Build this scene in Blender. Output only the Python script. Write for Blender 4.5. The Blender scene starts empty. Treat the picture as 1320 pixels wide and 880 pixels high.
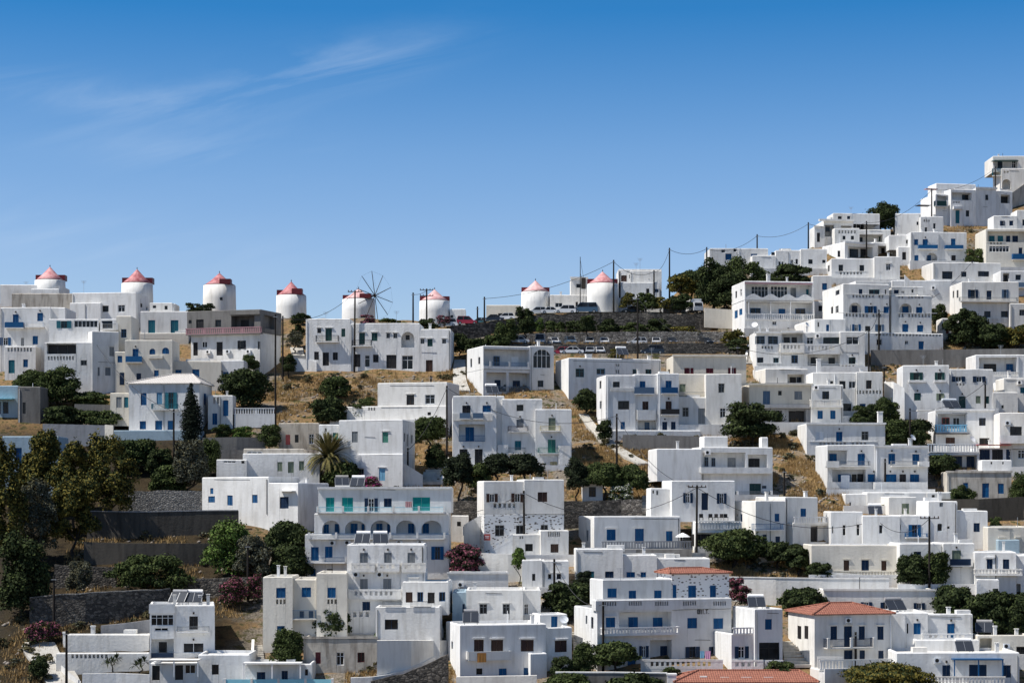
import bpy, math, random
import numpy as np
from mathutils import Vector, noise
R = math.radians
rnd = random.Random(7)
sc = bpy.context.scene
COL = sc.collection
F = 2600.0            # focal length in photo pixels (photo is 1320 wide)
CX, HZ = 660.0, 640.0  # optical axis column, eye level row

def hill_y(row):       # distance at which the hillside is met at this height in the view
    return 123.0 / (0.4 - (HZ - row) / F)
def at(px, row, Y):
    return Vector(((px - CX) / F * Y, Y, (HZ - row) / F * Y))
def sstep(a, b, x):
    t = min(1, max(0, (x - a) / (b - a))); return t * t * (3 - 2 * t)

# ------------------------------------------------------------------ materials
def nt(name):
    m = bpy.data.materials.new(name); m.use_nodes = True
    n = m.node_tree; b = n.nodes['Principled BSDF']
    return m, n, b
def add(n, t, **kw):
    x = n.nodes.new(t)
    for k, v in kw.items():
        setattr(x, k, v)
    return x
def ramp(n, fac, stops):
    r = n.nodes.new('ShaderNodeValToRGB')
    e = r.color_ramp.elements
    e[0].position, e[0].color = stops[0][0], (*stops[0][1], 1)
    e[1].position, e[1].color = stops[-1][0], (*stops[-1][1], 1)
    for p, c in stops[1:-1]:
        q = e.new(p); q.color = (*c, 1)
    n.links.new(fac, r.inputs[0])
    return r.outputs[0]
def noise_tex(n, scale, detail=4, vec=None, rough=0.55):
    t = n.nodes.new('ShaderNodeTexNoise')
    t.inputs['Scale'].default_value = scale; t.inputs['Detail'].default_value = detail
    t.inputs['Roughness'].default_value = rough
    if vec is not None: n.links.new(vec, t.inputs['Vector'])
    return t.outputs['Fac']
def world_vec(n, s=(1, 1, 1)):
    g = n.nodes.new('ShaderNodeNewGeometry'); mp = n.nodes.new('ShaderNodeMapping')
    mp.inputs['Scale'].default_value = s
    n.links.new(g.outputs['Position'], mp.inputs['Vector'])
    return mp.outputs[0]
def mix(n, a, b, fac, mode='MIX'):
    m = n.nodes.new('ShaderNodeMix'); m.data_type = 'RGBA'; m.blend_type = mode
    def put(v, i):
        if isinstance(v, tuple): m.inputs[i].default_value = (*v, 1)
        else: n.links.new(v, m.inputs[i])
    if isinstance(fac, (int, float)): m.inputs[0].default_value = fac
    else: n.links.new(fac, m.inputs[0])
    put(a, 6); put(b, 7)
    return m.outputs[2]
def bump(n, b, h, dist=0.05, strength=0.6):
    u = n.nodes.new('ShaderNodeBump'); u.inputs['Distance'].default_value = dist
    u.inputs['Strength'].default_value = strength
    n.links.new(h, u.inputs['Height']); n.links.new(u.outputs[0], b.inputs['Normal'])

def plaster(name, base, dirt, amount=0.5, rough=0.85):
    m, n, b = nt(name)
    st = noise_tex(n, 0.9, 5, world_vec(n, (1.6, 1.6, 0.28)))
    fine = noise_tex(n, 3.0, 4, world_vec(n))
    big = noise_tex(n, 0.16, 3, world_vec(n))
    streak = ramp(n, st, [(0.46, (0, 0, 0)), (0.74, (1, 1, 1))])
    c = mix(n, base, dirt, streak)
    mm = n.nodes.new('ShaderNodeMix'); mm.data_type = 'RGBA'
    mm.inputs[0].default_value = amount
    mm.inputs[6].default_value = (*base, 1); n.links.new(c, mm.inputs[7])
    pat = ramp(n, big, [(0.35, (0.84, 0.84, 0.84)), (0.42, (0.95, 0.95, 0.945)), (0.65, (1, 1, 1))])
    c2 = mix(n, mm.outputs[2], pat, 0.8, 'MULTIPLY')
    oi = n.nodes.new('ShaderNodeObjectInfo')
    tint = ramp(n, oi.outputs['Random'], [(0, (0.86, 0.865, 0.87)), (0.35, (1, 1, 1)), (0.7, (0.94, 0.935, 0.92)), (1, (0.97, 0.94, 0.89))])
    c3 = mix(n, c2, tint, 1.0, 'MULTIPLY')
    n.links.new(c3, b.inputs['Base Color'])
    b.inputs['Roughness'].default_value = rough
    b.inputs['Specular IOR Level'].default_value = 0.2
    bump(n, b, fine, 0.06, 0.5)
    return m
def stone(name, c1, c2, c3, scale=2.2):
    m, n, b = nt(name)
    w = world_vec(n, (1, 1, 1.5))
    v = n.nodes.new('ShaderNodeTexVoronoi'); v.inputs['Scale'].default_value = scale
    n.links.new(w, v.inputs['Vector'])
    v2 = n.nodes.new('ShaderNodeTexVoronoi'); v2.feature = 'DISTANCE_TO_EDGE'; v2.inputs['Scale'].default_value = scale
    n.links.new(w, v2.inputs['Vector'])
    sep = n.nodes.new('ShaderNodeSeparateColor'); n.links.new(v.outputs['Color'], sep.inputs[0])
    c = ramp(n, sep.outputs[0], [(0, c1), (0.55, c2), (1, c3)])
    gap = ramp(n, v2.outputs['Distance'], [(0.0, (0.28, 0.28, 0.28)), (0.09, (1, 1, 1))])
    big = ramp(n, noise_tex(n, 0.25, 4, world_vec(n)), [(0.3, (0.7, 0.7, 0.7)), (0.7, (1.1, 1.08, 1.05))])
    c = mix(n, c, gap, 1.0, 'MULTIPLY'); c = mix(n, c, big, 1.0, 'MULTIPLY')
    n.links.new(c, b.inputs['Base Color']); b.inputs['Roughness'].default_value = 0.95
    bump(n, b, v2.outputs['Distance'], 0.15, 0.8)
    return m
def dotted(name):
    m, n, b = nt(name)
    w = world_vec(n, (1.0, 1.0, 1.9))
    v = n.nodes.new('ShaderNodeTexVoronoi'); v.inputs['Scale'].default_value = 1.7; v.inputs['Randomness'].default_value = 0.85
    n.links.new(w, v.inputs['Vector'])
    wob = noise_tex(n, 4, 2, world_vec(n))
    a = n.nodes.new('ShaderNodeMath'); a.operation = 'MULTIPLY_ADD'
    n.links.new(wob, a.inputs[0]); a.inputs[1].default_value = 0.22; n.links.new(v.outputs['Distance'], a.inputs[2])
    f = ramp(n, a.outputs[0], [(0.40, (1, 1, 1)), (0.42, (0, 0, 0))])
    c = mix(n, (0.79, 0.79, 0.78), (0.14, 0.125, 0.11), f)
    n.links.new(c, b.inputs['Base Color']); b.inputs['Roughness'].default_value = 0.9
    return m
def paint(name, col, rough=0.5, slat=0, var=0.25):
    m, n, b = nt(name)
    no = noise_tex(n, 1.7, 3, world_vec(n))
    c = mix(n, col, tuple(min(1, x * (1 + var) + 0.006) for x in col), no)
    oi = n.nodes.new('ShaderNodeObjectInfo')
    tint = ramp(n, oi.outputs['Random'], [(0, (0.7, 0.74, 0.78)), (1, (1.15, 1.12, 1.08))])
    c = mix(n, c, tint, 1.0, 'MULTIPLY')
    n.links.new(c, b.inputs['Base Color']); b.inputs['Roughness'].default_value = rough
    b.inputs['Specular IOR Level'].default_value = 0.3
    return m
def simple(name, col, rough=0.6, metal=0.0, spec=0.4):
    m, n, b = nt(name)
    no = noise_tex(n, 2.5, 3, world_vec(n))
    c = mix(n, tuple(x * 0.85 for x in col), tuple(min(1, x * 1.12) for x in col), no)
    n.links.new(c, b.inputs['Base Color'])
    b.inputs['Roughness'].default_value = rough; b.inputs['Metallic'].default_value = metal
    b.inputs['Specular IOR Level'].default_value = spec
    return m
def foliage(name, dark, lite, trans=0.25):
    m, n, b = nt(name)
    g = n.nodes.new('ShaderNodeNewGeometry')
    no = noise_tex(n, 0.9, 3, world_vec(n))
    a = n.nodes.new('ShaderNodeMath'); a.operation = 'MULTIPLY_ADD'
    n.links.new(g.outputs['Random Per Island'], a.inputs[0]); a.inputs[1].default_value = 0.5
    m2 = n.nodes.new('ShaderNodeMath'); m2.operation = 'MULTIPLY_ADD'
    n.links.new(no, m2.inputs[0]); m2.inputs[1].default_value = 1.1; m2.inputs[2].default_value = -0.3
    n.links.new(m2.outputs[0], a.inputs[2])
    c = ramp(n, a.outputs[0], [(0.1, dark), (0.9, lite)])
    n.links.new(c, b.inputs['Base Color']); b.inputs['Roughness'].default_value = 0.9
    b.inputs['Specular IOR Level'].default_value = 0.05
    return m
def tiles(name, c1, c2):
    m, n, b = nt(name)
    w = world_vec(n)
    wv = n.nodes.new('ShaderNodeTexWave'); wv.bands_direction = 'Z'; wv.inputs['Scale'].default_value = 1.6
    wv.inputs['Distortion'].default_value = 0.6
    n.links.new(w, wv.inputs['Vector'])
    no = noise_tex(n, 3.2, 4, w)
    c = ramp(n, no, [(0.3, c1), (0.7, c2)])
    c = mix(n, c, ramp(n, wv.outputs['Fac'], [(0, (0.62, 0.6, 0.6)), (0.4, (1, 1, 1))]), 0.8, 'MULTIPLY')
    n.links.new(c, b.inputs['Base Color']); b.inputs['Roughness'].default_value = 0.85
    wx = n.nodes.new('ShaderNodeTexWave'); wx.bands_direction = 'X'; wx.inputs['Scale'].default_value = 1.1; wx.inputs['Distortion'].default_value = .8
    n.links.new(w, wx.inputs['Vector'])
    fine = noise_tex(n, 9.0, 2, w)
    c = mix(n, c, ramp(n, fine, [(0.3, (0.7, 0.68, 0.66)), (0.7, (1.12, 1.08, 1.04))]), 1.0, 'MULTIPLY')
    c = mix(n, c, ramp(n, wx.outputs['Fac'], [(0, (0.72, 0.70, 0.70)), (0.35, (1, 1, 1))]), 0.8, 'MULTIPLY')
    n.links.new(c, b.inputs['Base Color'])
    ad = n.nodes.new('ShaderNodeMath'); n.links.new(wv.outputs['Fac'], ad.inputs[0]); n.links.new(wx.outputs['Fac'], ad.inputs[1])
    bump(n, b, ad.outputs[0], 0.06, 0.7)
    return m
def ground_mat():
    m, n, b = nt('dry_hillside')
    w = world_vec(n)
    n1 = noise_tex(n, 0.11, 6, w, 0.62); n2 = noise_tex(n, 0.7, 5, w, 0.65); n3 = noise_tex(n, 3.5, 4, w)
    gold = ramp(n, n2, [(0.3, (0.085, 0.062, 0.04)), (0.5, (0.25, 0.16, 0.078)), (0.75, (0.39, 0.26, 0.125))])
    rock = ramp(n, n3, [(0.3, (0.09, 0.075, 0.06)), (0.7, (0.30, 0.26, 0.21))])
    scrub = ramp(n, n3, [(0.3, (0.025, 0.03, 0.012)), (0.7, (0.10, 0.095, 0.04))])
    f1 = ramp(n, n1, [(0.47, (0, 0, 0)), (0.56, (1, 1, 1))])
    f2 = ramp(n, n2, [(0.52, (0, 0, 0)), (0.60, (1, 1, 1))])
    c = mix(n, gold, rock, f1); c = mix(n, c, scrub, f2)
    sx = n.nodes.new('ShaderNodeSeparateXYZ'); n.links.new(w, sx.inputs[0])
    # the gully on the left is mixed towards a much darker ground tone
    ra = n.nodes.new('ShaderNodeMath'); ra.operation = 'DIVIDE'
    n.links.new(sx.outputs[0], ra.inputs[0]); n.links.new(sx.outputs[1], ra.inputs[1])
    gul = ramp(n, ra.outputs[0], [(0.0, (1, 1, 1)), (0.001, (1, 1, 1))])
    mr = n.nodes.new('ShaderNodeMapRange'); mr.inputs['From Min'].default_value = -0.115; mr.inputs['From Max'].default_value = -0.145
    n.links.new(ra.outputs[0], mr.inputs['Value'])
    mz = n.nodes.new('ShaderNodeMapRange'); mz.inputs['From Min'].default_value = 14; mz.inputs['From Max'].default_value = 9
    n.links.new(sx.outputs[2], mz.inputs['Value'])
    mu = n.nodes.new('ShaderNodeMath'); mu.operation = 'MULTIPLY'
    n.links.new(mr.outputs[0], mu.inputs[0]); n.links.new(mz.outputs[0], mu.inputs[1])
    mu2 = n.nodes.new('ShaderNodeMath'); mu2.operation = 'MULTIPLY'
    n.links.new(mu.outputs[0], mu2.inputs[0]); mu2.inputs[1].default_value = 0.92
    dark_tone = ramp(n, n2, [(0.35, (0.012, 0.011, 0.008)), (0.6, (0.035, 0.028, 0.018)), (0.8, (0.10, 0.07, 0.035))])
    c = mix(n, c, dark_tone, mu2.outputs[0])
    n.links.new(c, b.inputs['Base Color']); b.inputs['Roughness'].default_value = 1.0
    b.inputs['Specular IOR Level'].default_value = 0.05
    bump(n, b, n3, 0.3, 0.8)
    return m

M = {
 'W': plaster('whitewash', (0.80, 0.795, 0.78), (0.47, 0.45, 0.41), 0.5),
 'C': plaster('cream_plaster', (0.72, 0.68, 0.60), (0.48, 0.44, 0.37), 0.45),
 'Y': plaster('grey_cement', (0.36, 0.36, 0.37), (0.22, 0.215, 0.21), 0.6),
 'M': plaster('mauve_plaster', (0.42, 0.32, 0.34), (0.30, 0.23, 0.24), 0.5),
 'L': plaster('pale_blue_plaster', (0.36, 0.47, 0.55), (0.26, 0.33, 0.38), 0.5),
 'E': plaster('weathered_plaster', (0.52, 0.48, 0.42), (0.19, 0.16, 0.13), 0.95),
 'K': plaster('dark_concrete', (0.20, 0.192, 0.182), (0.11, 0.105, 0.098), 0.8),
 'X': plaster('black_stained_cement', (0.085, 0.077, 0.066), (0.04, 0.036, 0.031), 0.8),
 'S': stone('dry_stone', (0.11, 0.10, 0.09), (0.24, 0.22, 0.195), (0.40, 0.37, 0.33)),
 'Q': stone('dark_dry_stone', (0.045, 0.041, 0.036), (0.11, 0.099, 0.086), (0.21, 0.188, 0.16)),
 'Z': stone('pale_dry_stone', (0.17, 0.165, 0.16), (0.28, 0.27, 0.255), (0.40, 0.385, 0.36), 2.6),
 'D': dotted('stone_dotted_whitewash'),
}
P = {
 'B': paint('blue_paint', (0.002, 0.076, 0.205)), 'N': paint('navy_paint', (0.005, 0.022, 0.058)),
 'T': paint('teal_paint', (0.012, 0.125, 0.165)), 'E': paint('emerald_paint', (0.005, 0.28, 0.25)),
 'G': paint('dark_green_paint', (0.012, 0.055, 0.05)), 'K': paint('black_paint', (0.018, 0.016, 0.016)),
 'R': paint('dark_red_paint', (0.11, 0.012, 0.018)), 'O': paint('brown_paint', (0.055, 0.026, 0.016)),
 'Y': paint('grey_paint', (0.21, 0.22, 0.225)), 'L': paint('light_blue_paint', (0.14, 0.33, 0.48)),
 'C': paint('cream_paint', (0.55, 0.48, 0.28)), 'V': paint('olive_paint', (0.20, 0.235, 0.16)),
 'W': paint('white_paint', (0.78, 0.78, 0.78)), 'M': paint('dusty_pink_paint', (0.36, 0.20, 0.21)),
 'S': paint('steel_blue_paint', (0.09, 0.15, 0.23)), 'A': paint('aqua_paint', (0.24, 0.55, 0.66)),
 'g': paint('mid_green_paint', (0.05, 0.20, 0.15)), 'r': paint('coral_red_paint', (0.42, 0.09, 0.08)),
 'o': paint('orange_cloth', (0.50, 0.22, 0.05)), 'k': paint('pink_cloth', (0.55, 0.30, 0.45)),
}
GLASS, _n, _b = nt('window_glass')
_c = ramp(_n, noise_tex(_n, 0.7, 2, world_vec(_n)), [(0.35, (0.008, 0.009, 0.011)), (0.7, (0.030, 0.034, 0.04))])
_n.links.new(_c, _b.inputs['Base Color']); _b.inputs['Roughness'].default_value = 0.12
_b.inputs['Specular IOR Level'].default_value = 0.28
ROOFM = plaster('roof_screed', (0.74, 0.735, 0.72), (0.50, 0.48, 0.45), 0.5)
TILE = tiles('terracotta_tiles', (0.25, 0.085, 0.055), (0.42, 0.18, 0.12))
SLATE = tiles('pale_roof_tiles', (0.62, 0.60, 0.57), (0.75, 0.74, 0.72))
METAL = simple('galvanised_metal', (0.42, 0.43, 0.44), 0.4, 0.7)
DARKM = simple('dark_wood', (0.035, 0.028, 0.022), 0.8)
POLE = simple('creosoted_pole', (0.014, 0.011, 0.009), 0.95)
RUBBER = simple('rubber', (0.015, 0.015, 0.015), 0.8)
CABLE = simple('cable_rubber', (0.03, 0.03, 0.032), 0.7)
PANEL = simple('solar_panel_glass', (0.035, 0.04, 0.05), 0.25, 0, 0.6)
CONC = plaster('path_concrete', (0.48, 0.46, 0.42), (0.32, 0.30, 0.26), 0.7)
ASPH = simple('asphalt', (0.055, 0.055, 0.058), 0.95)
STEPM = plaster('worn_steps', (0.66, 0.63, 0.57), (0.36, 0.32, 0.27), 0.7)
RISER = plaster('step_risers', (0.56, 0.53, 0.48), (0.28, 0.25, 0.21), 0.7)
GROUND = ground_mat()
LEAF = {
 'dark': foliage('dark_leaves', (0.010, 0.017, 0.008), (0.052, 0.066, 0.028)),
 'mid': foliage('mid_green_leaves', (0.020, 0.034, 0.011), (0.095, 0.118, 0.042)),
 'lite': foliage('light_green_leaves', (0.035, 0.07, 0.015), (0.16, 0.24, 0.06)),
 'olive': foliage('olive_leaves', (0.030, 0.032, 0.008), (0.21, 0.175, 0.045)),
 'grey': foliage('grey_leaves', (0.035, 0.040, 0.030), (0.13, 0.135, 0.10)),
 'pine': foliage('pine_needles', (0.010, 0.014, 0.009), (0.04, 0.05, 0.028)),
 'cyp': foliage('cypress_leaves', (0.006, 0.010, 0.007), (0.025, 0.032, 0.022)),
 'pink': foliage('pink_blossom', (0.10, 0.030, 0.045), (0.42, 0.14, 0.20)),
 'maroon': foliage('maroon_blossom', (0.08, 0.022, 0.034), (0.36, 0.13, 0.17)),
 'magenta': foliage('magenta_blossom', (0.20, 0.02, 0.10), (0.50, 0.06, 0.26)),
 'white': foliage('white_blossom', (0.30, 0.31, 0.27), (0.62, 0.62, 0.56)),
 'straw': foliage('straw', (0.20, 0.125, 0.05), (0.46, 0.32, 0.15)),
 'palm': foliage('palm_fronds', (0.045, 0.050, 0.018), (0.24, 0.20, 0.08)),
 'scrub': foliage('scrub_leaves', (0.035, 0.033, 0.016), (0.13, 0.115, 0.06)),
}

# ------------------------------------------------------------------ mesh building
class MB:
    def __init__(self): self.v = []; self.f = []; self.mi = []
    def quad(self, a, b, c, d, mi=0):
        i = len(self.v); self.v += [tuple(a), tuple(b), tuple(c), tuple(d)]; self.f.append((i, i+1, i+2, i+3)); self.mi.append(mi)
    def poly(self, pts, mi=0):
        i = len(self.v); self.v += [tuple(p) for p in pts]; self.f.append(tuple(range(i, i+len(pts)))); self.mi.append(mi)
    def box(self, x0, y0, z0, x1, y1, z1, mi=0):
        i = len(self.v)
        self.v += [(x0,y0,z0),(x1,y0,z0),(x1,y1,z0),(x0,y1,z0),(x0,y0,z1),(x1,y0,z1),(x1,y1,z1),(x0,y1,z1)]
        for q in ((0,3,2,1),(4,5,6,7),(0,1,5,4),(1,2,6,5),(2,3,7,6),(3,0,4,7)):
            self.f.append(tuple(i+k for k in q)); self.mi.append(mi)
    def tube(self, p, q, r0, r1=None, n=8, cap=True, mi=0):
        p, q = Vector(p), Vector(q); r1 = r0 if r1 is None else r1
        d = (q - p)
        if d.length < 1e-6: return
        d.normalize(); a = d.orthogonal().normalized(); b = d.cross(a)
        i = len(self.v)
        for k in range(n):
            t = 2*math.pi*k/n; o = a*math.cos(t) + b*math.sin(t)
            self.v += [tuple(p + o*r0), tuple(q + o*r1)]
        for k in range(n):
            j = (k+1) % n
            self.f.append((i+2*k, i+2*j, i+2*j+1, i+2*k+1)); self.mi.append(mi)
        if cap:
            self.f.append(tuple(i+2*k+1 for k in range(n))); self.mi.append(mi)
            self.f.append(tuple(i+2*k for k in reversed(range(n)))); self.mi.append(mi)
    def lathe(self, prof, n=16, c=(0,0), mi=0):
        i = len(self.v)
        for (r, z) in prof:
            for k in range(n):
                t = 2*math.pi*k/n; self.v.append((c[0]+r*math.cos(t), c[1]+r*math.sin(t), z))
        for s in range(len(prof)-1):
            for k in range(n):
                j = (k+1) % n
                self.f.append((i+s*n+k, i+s*n+j, i+(s+1)*n+j, i+(s+1)*n+k)); self.mi.append(mi)
    def build(self, name, mat, parent=None, smooth=False, loc=None):
        me = bpy.data.meshes.new(name); me.from_pydata(self.v, [], self.f)
        for m in (mat if isinstance(mat, (list, tuple)) else [mat]): me.materials.append(m)
        if isinstance(mat, (list, tuple)): me.polygons.foreach_set('material_index', self.mi)
        if smooth: me.polygons.foreach_set('use_smooth', [True]*len(self.f))
        me.update()
        o = bpy.data.objects.new(name, me); COL.objects.link(o)
        if parent: o.parent = parent
        if loc is not None: o.location = loc
        return o
def empty(name, loc, rz=0):
    o = bpy.data.objects.new(name, None); COL.objects.link(o); o.location = loc; o.rotation_euler = (0, 0, rz)
    o.empty_display_size = 0.5
    return o
LABELS = {}
def tag(o, label, cat, group=None, kind=None):
    o['label'] = label; o['category'] = cat
    if group: o['group'] = group
    if kind: o['kind'] = kind
    LABELS.setdefault(label, []).append((o.name, group))
    return o
def np_mesh(name, verts, faces4, mat, parent=None, mi=None, loc=None):
    me = bpy.data.meshes.new(name)
    nv, nf = len(verts), len(faces4); k = faces4.shape[1]
    me.vertices.add(nv); me.vertices.foreach_set('co', np.ascontiguousarray(verts, dtype=np.float32).ravel())
    me.loops.add(nf*k); me.loops.foreach_set('vertex_index', np.ascontiguousarray(faces4, dtype=np.int32).ravel())
    me.polygons.add(nf); me.polygons.foreach_set('loop_start', np.arange(0, nf*k, k, dtype=np.int32))
    for m in (mat if isinstance(mat, (list, tuple)) else [mat]): me.materials.append(m)
    if mi is not None: me.polygons.foreach_set('material_index', np.asarray(mi, dtype=np.int32))
    me.update(calc_edges=True); me.validate()
    o = bpy.data.objects.new(name, me); COL.objects.link(o)
    if parent: o.parent = parent
    if loc is not None: o.location = loc
    return o

# ------------------------------------------------------------------ walls with real openings
def panel(mb, O, U, V, N, w, z0, z1, holes):
    """flat wall from a=0..w, b=z0..z1 with holes (a0,b0,a1,b1,depth,arch,back) cut in it"""
    def Pt(a, b, d=0): return O + U*a + V*b - N*d
    hs = []
    for h in holes:
        a0, b0, a1, b1 = max(0.03, h[0]), max(z0+0.03, h[1]), min(w-0.03, h[2]), min(z1-0.03, h[3])
        if a1-a0 > 0.05 and b1-b0 > 0.05: hs.append((a0, b0, a1, b1)+tuple(h[4:]))
    xs = sorted({0.0, w} | {h[0] for h in hs} | {h[2] for h in hs})
    zs = sorted({z0, z1} | {h[1] for h in hs} | {h[3] for h in hs})
    for i in range(len(xs)-1):
        xa = (xs[i]+xs[i+1])/2; run = None
        for j in range(len(zs)-1):
            za = (zs[j]+zs[j+1])/2
            solid = not any(h[0] < xa < h[2] and h[1] < za < h[3] for h in hs)
            if solid and run is None: run = zs[j]
            if (not solid or j == len(zs)-2) and run is not None:
                top = zs[j+1] if solid else zs[j]
                mb.quad(Pt(xs[i], run), Pt(xs[i+1], run), Pt(xs[i+1], top), Pt(xs[i], top)); run = None
    for (a0, b0, a1, b1, d, arch, back) in hs:
        mb.quad(Pt(a0,b0), Pt(a0,b0,d), Pt(a1,b0,d), Pt(a1,b0))
        if arch:
            rx = (a1-a0)/2; rz = min(rx, (b1-b0)*0.6); cx = (a0+a1)/2; cz = b1-rz; n = 12
            pts = [(cx-rx*math.cos(math.pi*k/n), cz+rz*math.sin(math.pi*k/n)) for k in range(n+1)]
            mb.quad(Pt(a0,b0), Pt(a0,cz), Pt(a0,cz,d), Pt(a0,b0,d)); mb.quad(Pt(a1,b0,d), Pt(a1,cz,d), Pt(a1,cz), Pt(a1,b0))
            for k in range(n):
                (xa, za), (xb, zb) = pts[k], pts[k+1]
                mb.quad(Pt(xa,za), Pt(xb,zb), Pt(xb,b1), Pt(xa,b1))
                mb.quad(Pt(xa,za), Pt(xa,za,d), Pt(xb,zb,d), Pt(xb,zb))
            if back: mb.poly([Pt(a0,b0,d), Pt(a1,b0,d)] + [Pt(x,z,d) for x, z in reversed(pts)])
        else:
            mb.quad(Pt(a0,b0), Pt(a0,b1), Pt(a0,b1,d), Pt(a0,b0,d)); mb.quad(Pt(a1,b0,d), Pt(a1,b1,d), Pt(a1,b1), Pt(a1,b0))
            mb.quad(Pt(a0,b1), Pt(a1,b1), Pt(a1,b1,d), Pt(a0,b1,d))
            if back: mb.quad(Pt(a0,b0,d), Pt(a1,b0,d), Pt(a1,b1,d), Pt(a0,b1,d))

class Face:   # a local frame on a wall: a along U, b up, d inwards
    def __init__(s, O, U, N): s.O, s.U, s.N = O, U, N
    def P(s, a, b, d=0): return s.O + s.U*a + Vector((0,0,b)) - s.N*d
    def box(s, mb, a0, b0, d0, a1, b1, d1, mi=0):
        i = len(mb.v)
        for d in (d0, d1):
            mb.v += [tuple(s.P(a0,b0,d)), tuple(s.P(a1,b0,d)), tuple(s.P(a1,b1,d)), tuple(s.P(a0,b1,d))]
        for q in ((0,1,2,3),(7,6,5,4),(0,4,5,1),(1,5,6,2),(2,6,7,3),(3,7,4,0)):
            mb.f.append(tuple(i+k for k in q)); mb.mi.append(mi)

def put_window(root, fc, a0, b0, a1, b1, d, kind, col, arch=False):
    """window/door assembly; d = depth of its outer face inside the wall"""
    W, H = a1-a0, b1-b0
    pm = P[col]; fw = min(0.09, W*0.12)
    def archcut(mb_box):  # arched tops keep a flat box frame inside the arch
        return
    if kind in ('w', 'o', 'q'):
        fr = MB()
        sa0, sa1 = (a0 + W*0.27, a1 - W*0.27) if kind == 'o' else (a0, a1)
        frm = P['W'] if rnd.random() < (0.45 if kind == 'o' else 0.18) else pm
        if kind == 'q': frm = P['W']
        fc.box(fr, sa0, b0, d-0.02, sa0+fw, b1, d+0.06); fc.box(fr, sa1-fw, b0, d-0.02, sa1, b1, d+0.06)
        fc.box(fr, sa0+fw, b1-fw, d-0.02, sa1-fw, b1, d+0.06); fc.box(fr, sa0+fw, b0, d-0.02, sa1-fw, b0+fw, d+0.06)
        nm = max(1, round((sa1-sa0)/0.75)) if kind == 'q' else 2
        if sa1-sa0 < 0.55: nm = 1
        for k in range(1, nm):
            x = sa0+(sa1-sa0)*k/nm; fc.box(fr, x-fw*0.4, b0+fw, d-0.01, x+fw*0.4, b1-fw, d+0.05)
        if H > 1.3: fc.box(fr, sa0+fw, b0+H*0.66, d-0.01, sa1-fw, b0+H*0.66+fw*0.6, d+0.045)
        w = fr.build('window', frm, root)
        gl = MB(); gl.quad(fc.P(sa0+fw*.5, b0+fw*.5, d+0.04), fc.P(sa1-fw*.5, b0+fw*.5, d+0.04), fc.P(sa1-fw*.5, b1-fw*.5, d+0.04), fc.P(sa0+fw*.5, b1-fw*.5, d+0.04))
        gl.build('pane', GLASS, w)
        if kind == 'o':
            for (x0, x1) in ((a0, a0+W*0.27), (a1-W*0.27, a1)):
                shutter(fc, x0, b0, x1, b1, -0.07, pm, w)
    elif kind == 's':
        fr = MB()
        fc.box(fr, a0, b0, d-0.01, a0+fw*.6, b1, d+0.05); fc.box(fr, a1-fw*.6, b0, d-0.01, a1, b1, d+0.05); fc.box(fr, a0, b1-fw*.6, d-0.013, a1, b1, d+0.05)
        w = fr.build('window', pm, root)
        n = 2 if W > 0.7 else 1
        for k in range(n):
            shutter(fc, a0+fw*.6+(W-1.2*fw)*k/n+0.012, b0, a0+fw*.6+(W-1.2*fw)*(k+1)/n-0.012, b1-fw*.6, d-0.02+0.004*k, pm, w)
    elif kind == 'd':
        fr = MB()
        fc.box(fr, a0, b0, d-0.03, a0+fw, b1, d+0.06); fc.box(fr, a1-fw, b0, d-0.03, a1, b1, d+0.06); fc.box(fr, a0+fw, b1-fw, d-0.028, a1-fw, b1, d+0.06)
        w = fr.build('door', pm, root)
        pn = MB(); n = 2 if W > 1.0 else 1
        for k in range(n):
            x0 = a0+fw+(W-2*fw)*k/n+0.01; x1 = a0+fw+(W-2*fw)*(k+1)/n-0.01
            fc.box(pn, x0, b0, d, x1, b1-fw, d+0.05)
            for (u, v) in ((0.08, 0.38), (0.45, 0.9)):
                fc.box(pn, x0+(x1-x0)*.16, b0+H*u, d-0.025, x1-(x1-x0)*.16, b0+(H-fw)*v, d-0.002)
        pn.build('door_leaf', pm, w)
def shutter(fc, x0, b0, x1, b1, d, pm, parent):
    s = MB(); H = b1-b0; st = min(0.06, (x1-x0)*.2)
    fc.box(s, x0, b0, d, x0+st, b1, d+0.05); fc.box(s, x1-st, b0, d, x1, b1, d+0.05)
    fc.box(s, x0+st, b0, d, x1-st, b0+0.07, d+0.05); fc.box(s, x0+st, b1-0.07, d, x1-st, b1, d+0.05)
    n = max(3, min(12, int(H/0.14)))
    for k in range(n):   # louvres
        z0 = b0+0.07+(H-0.14)*k/n; z1 = b0+0.07+(H-0.14)*(k+1)/n
        s.quad(fc.P(x0+st, z0, d+0.005), fc.P(x1-st, z0, d+0.005), fc.P(x1-st, z1, d+0.045), fc.P(x0+st, z1, d+0.045))
    s.build('shutter', pm, parent)

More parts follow.
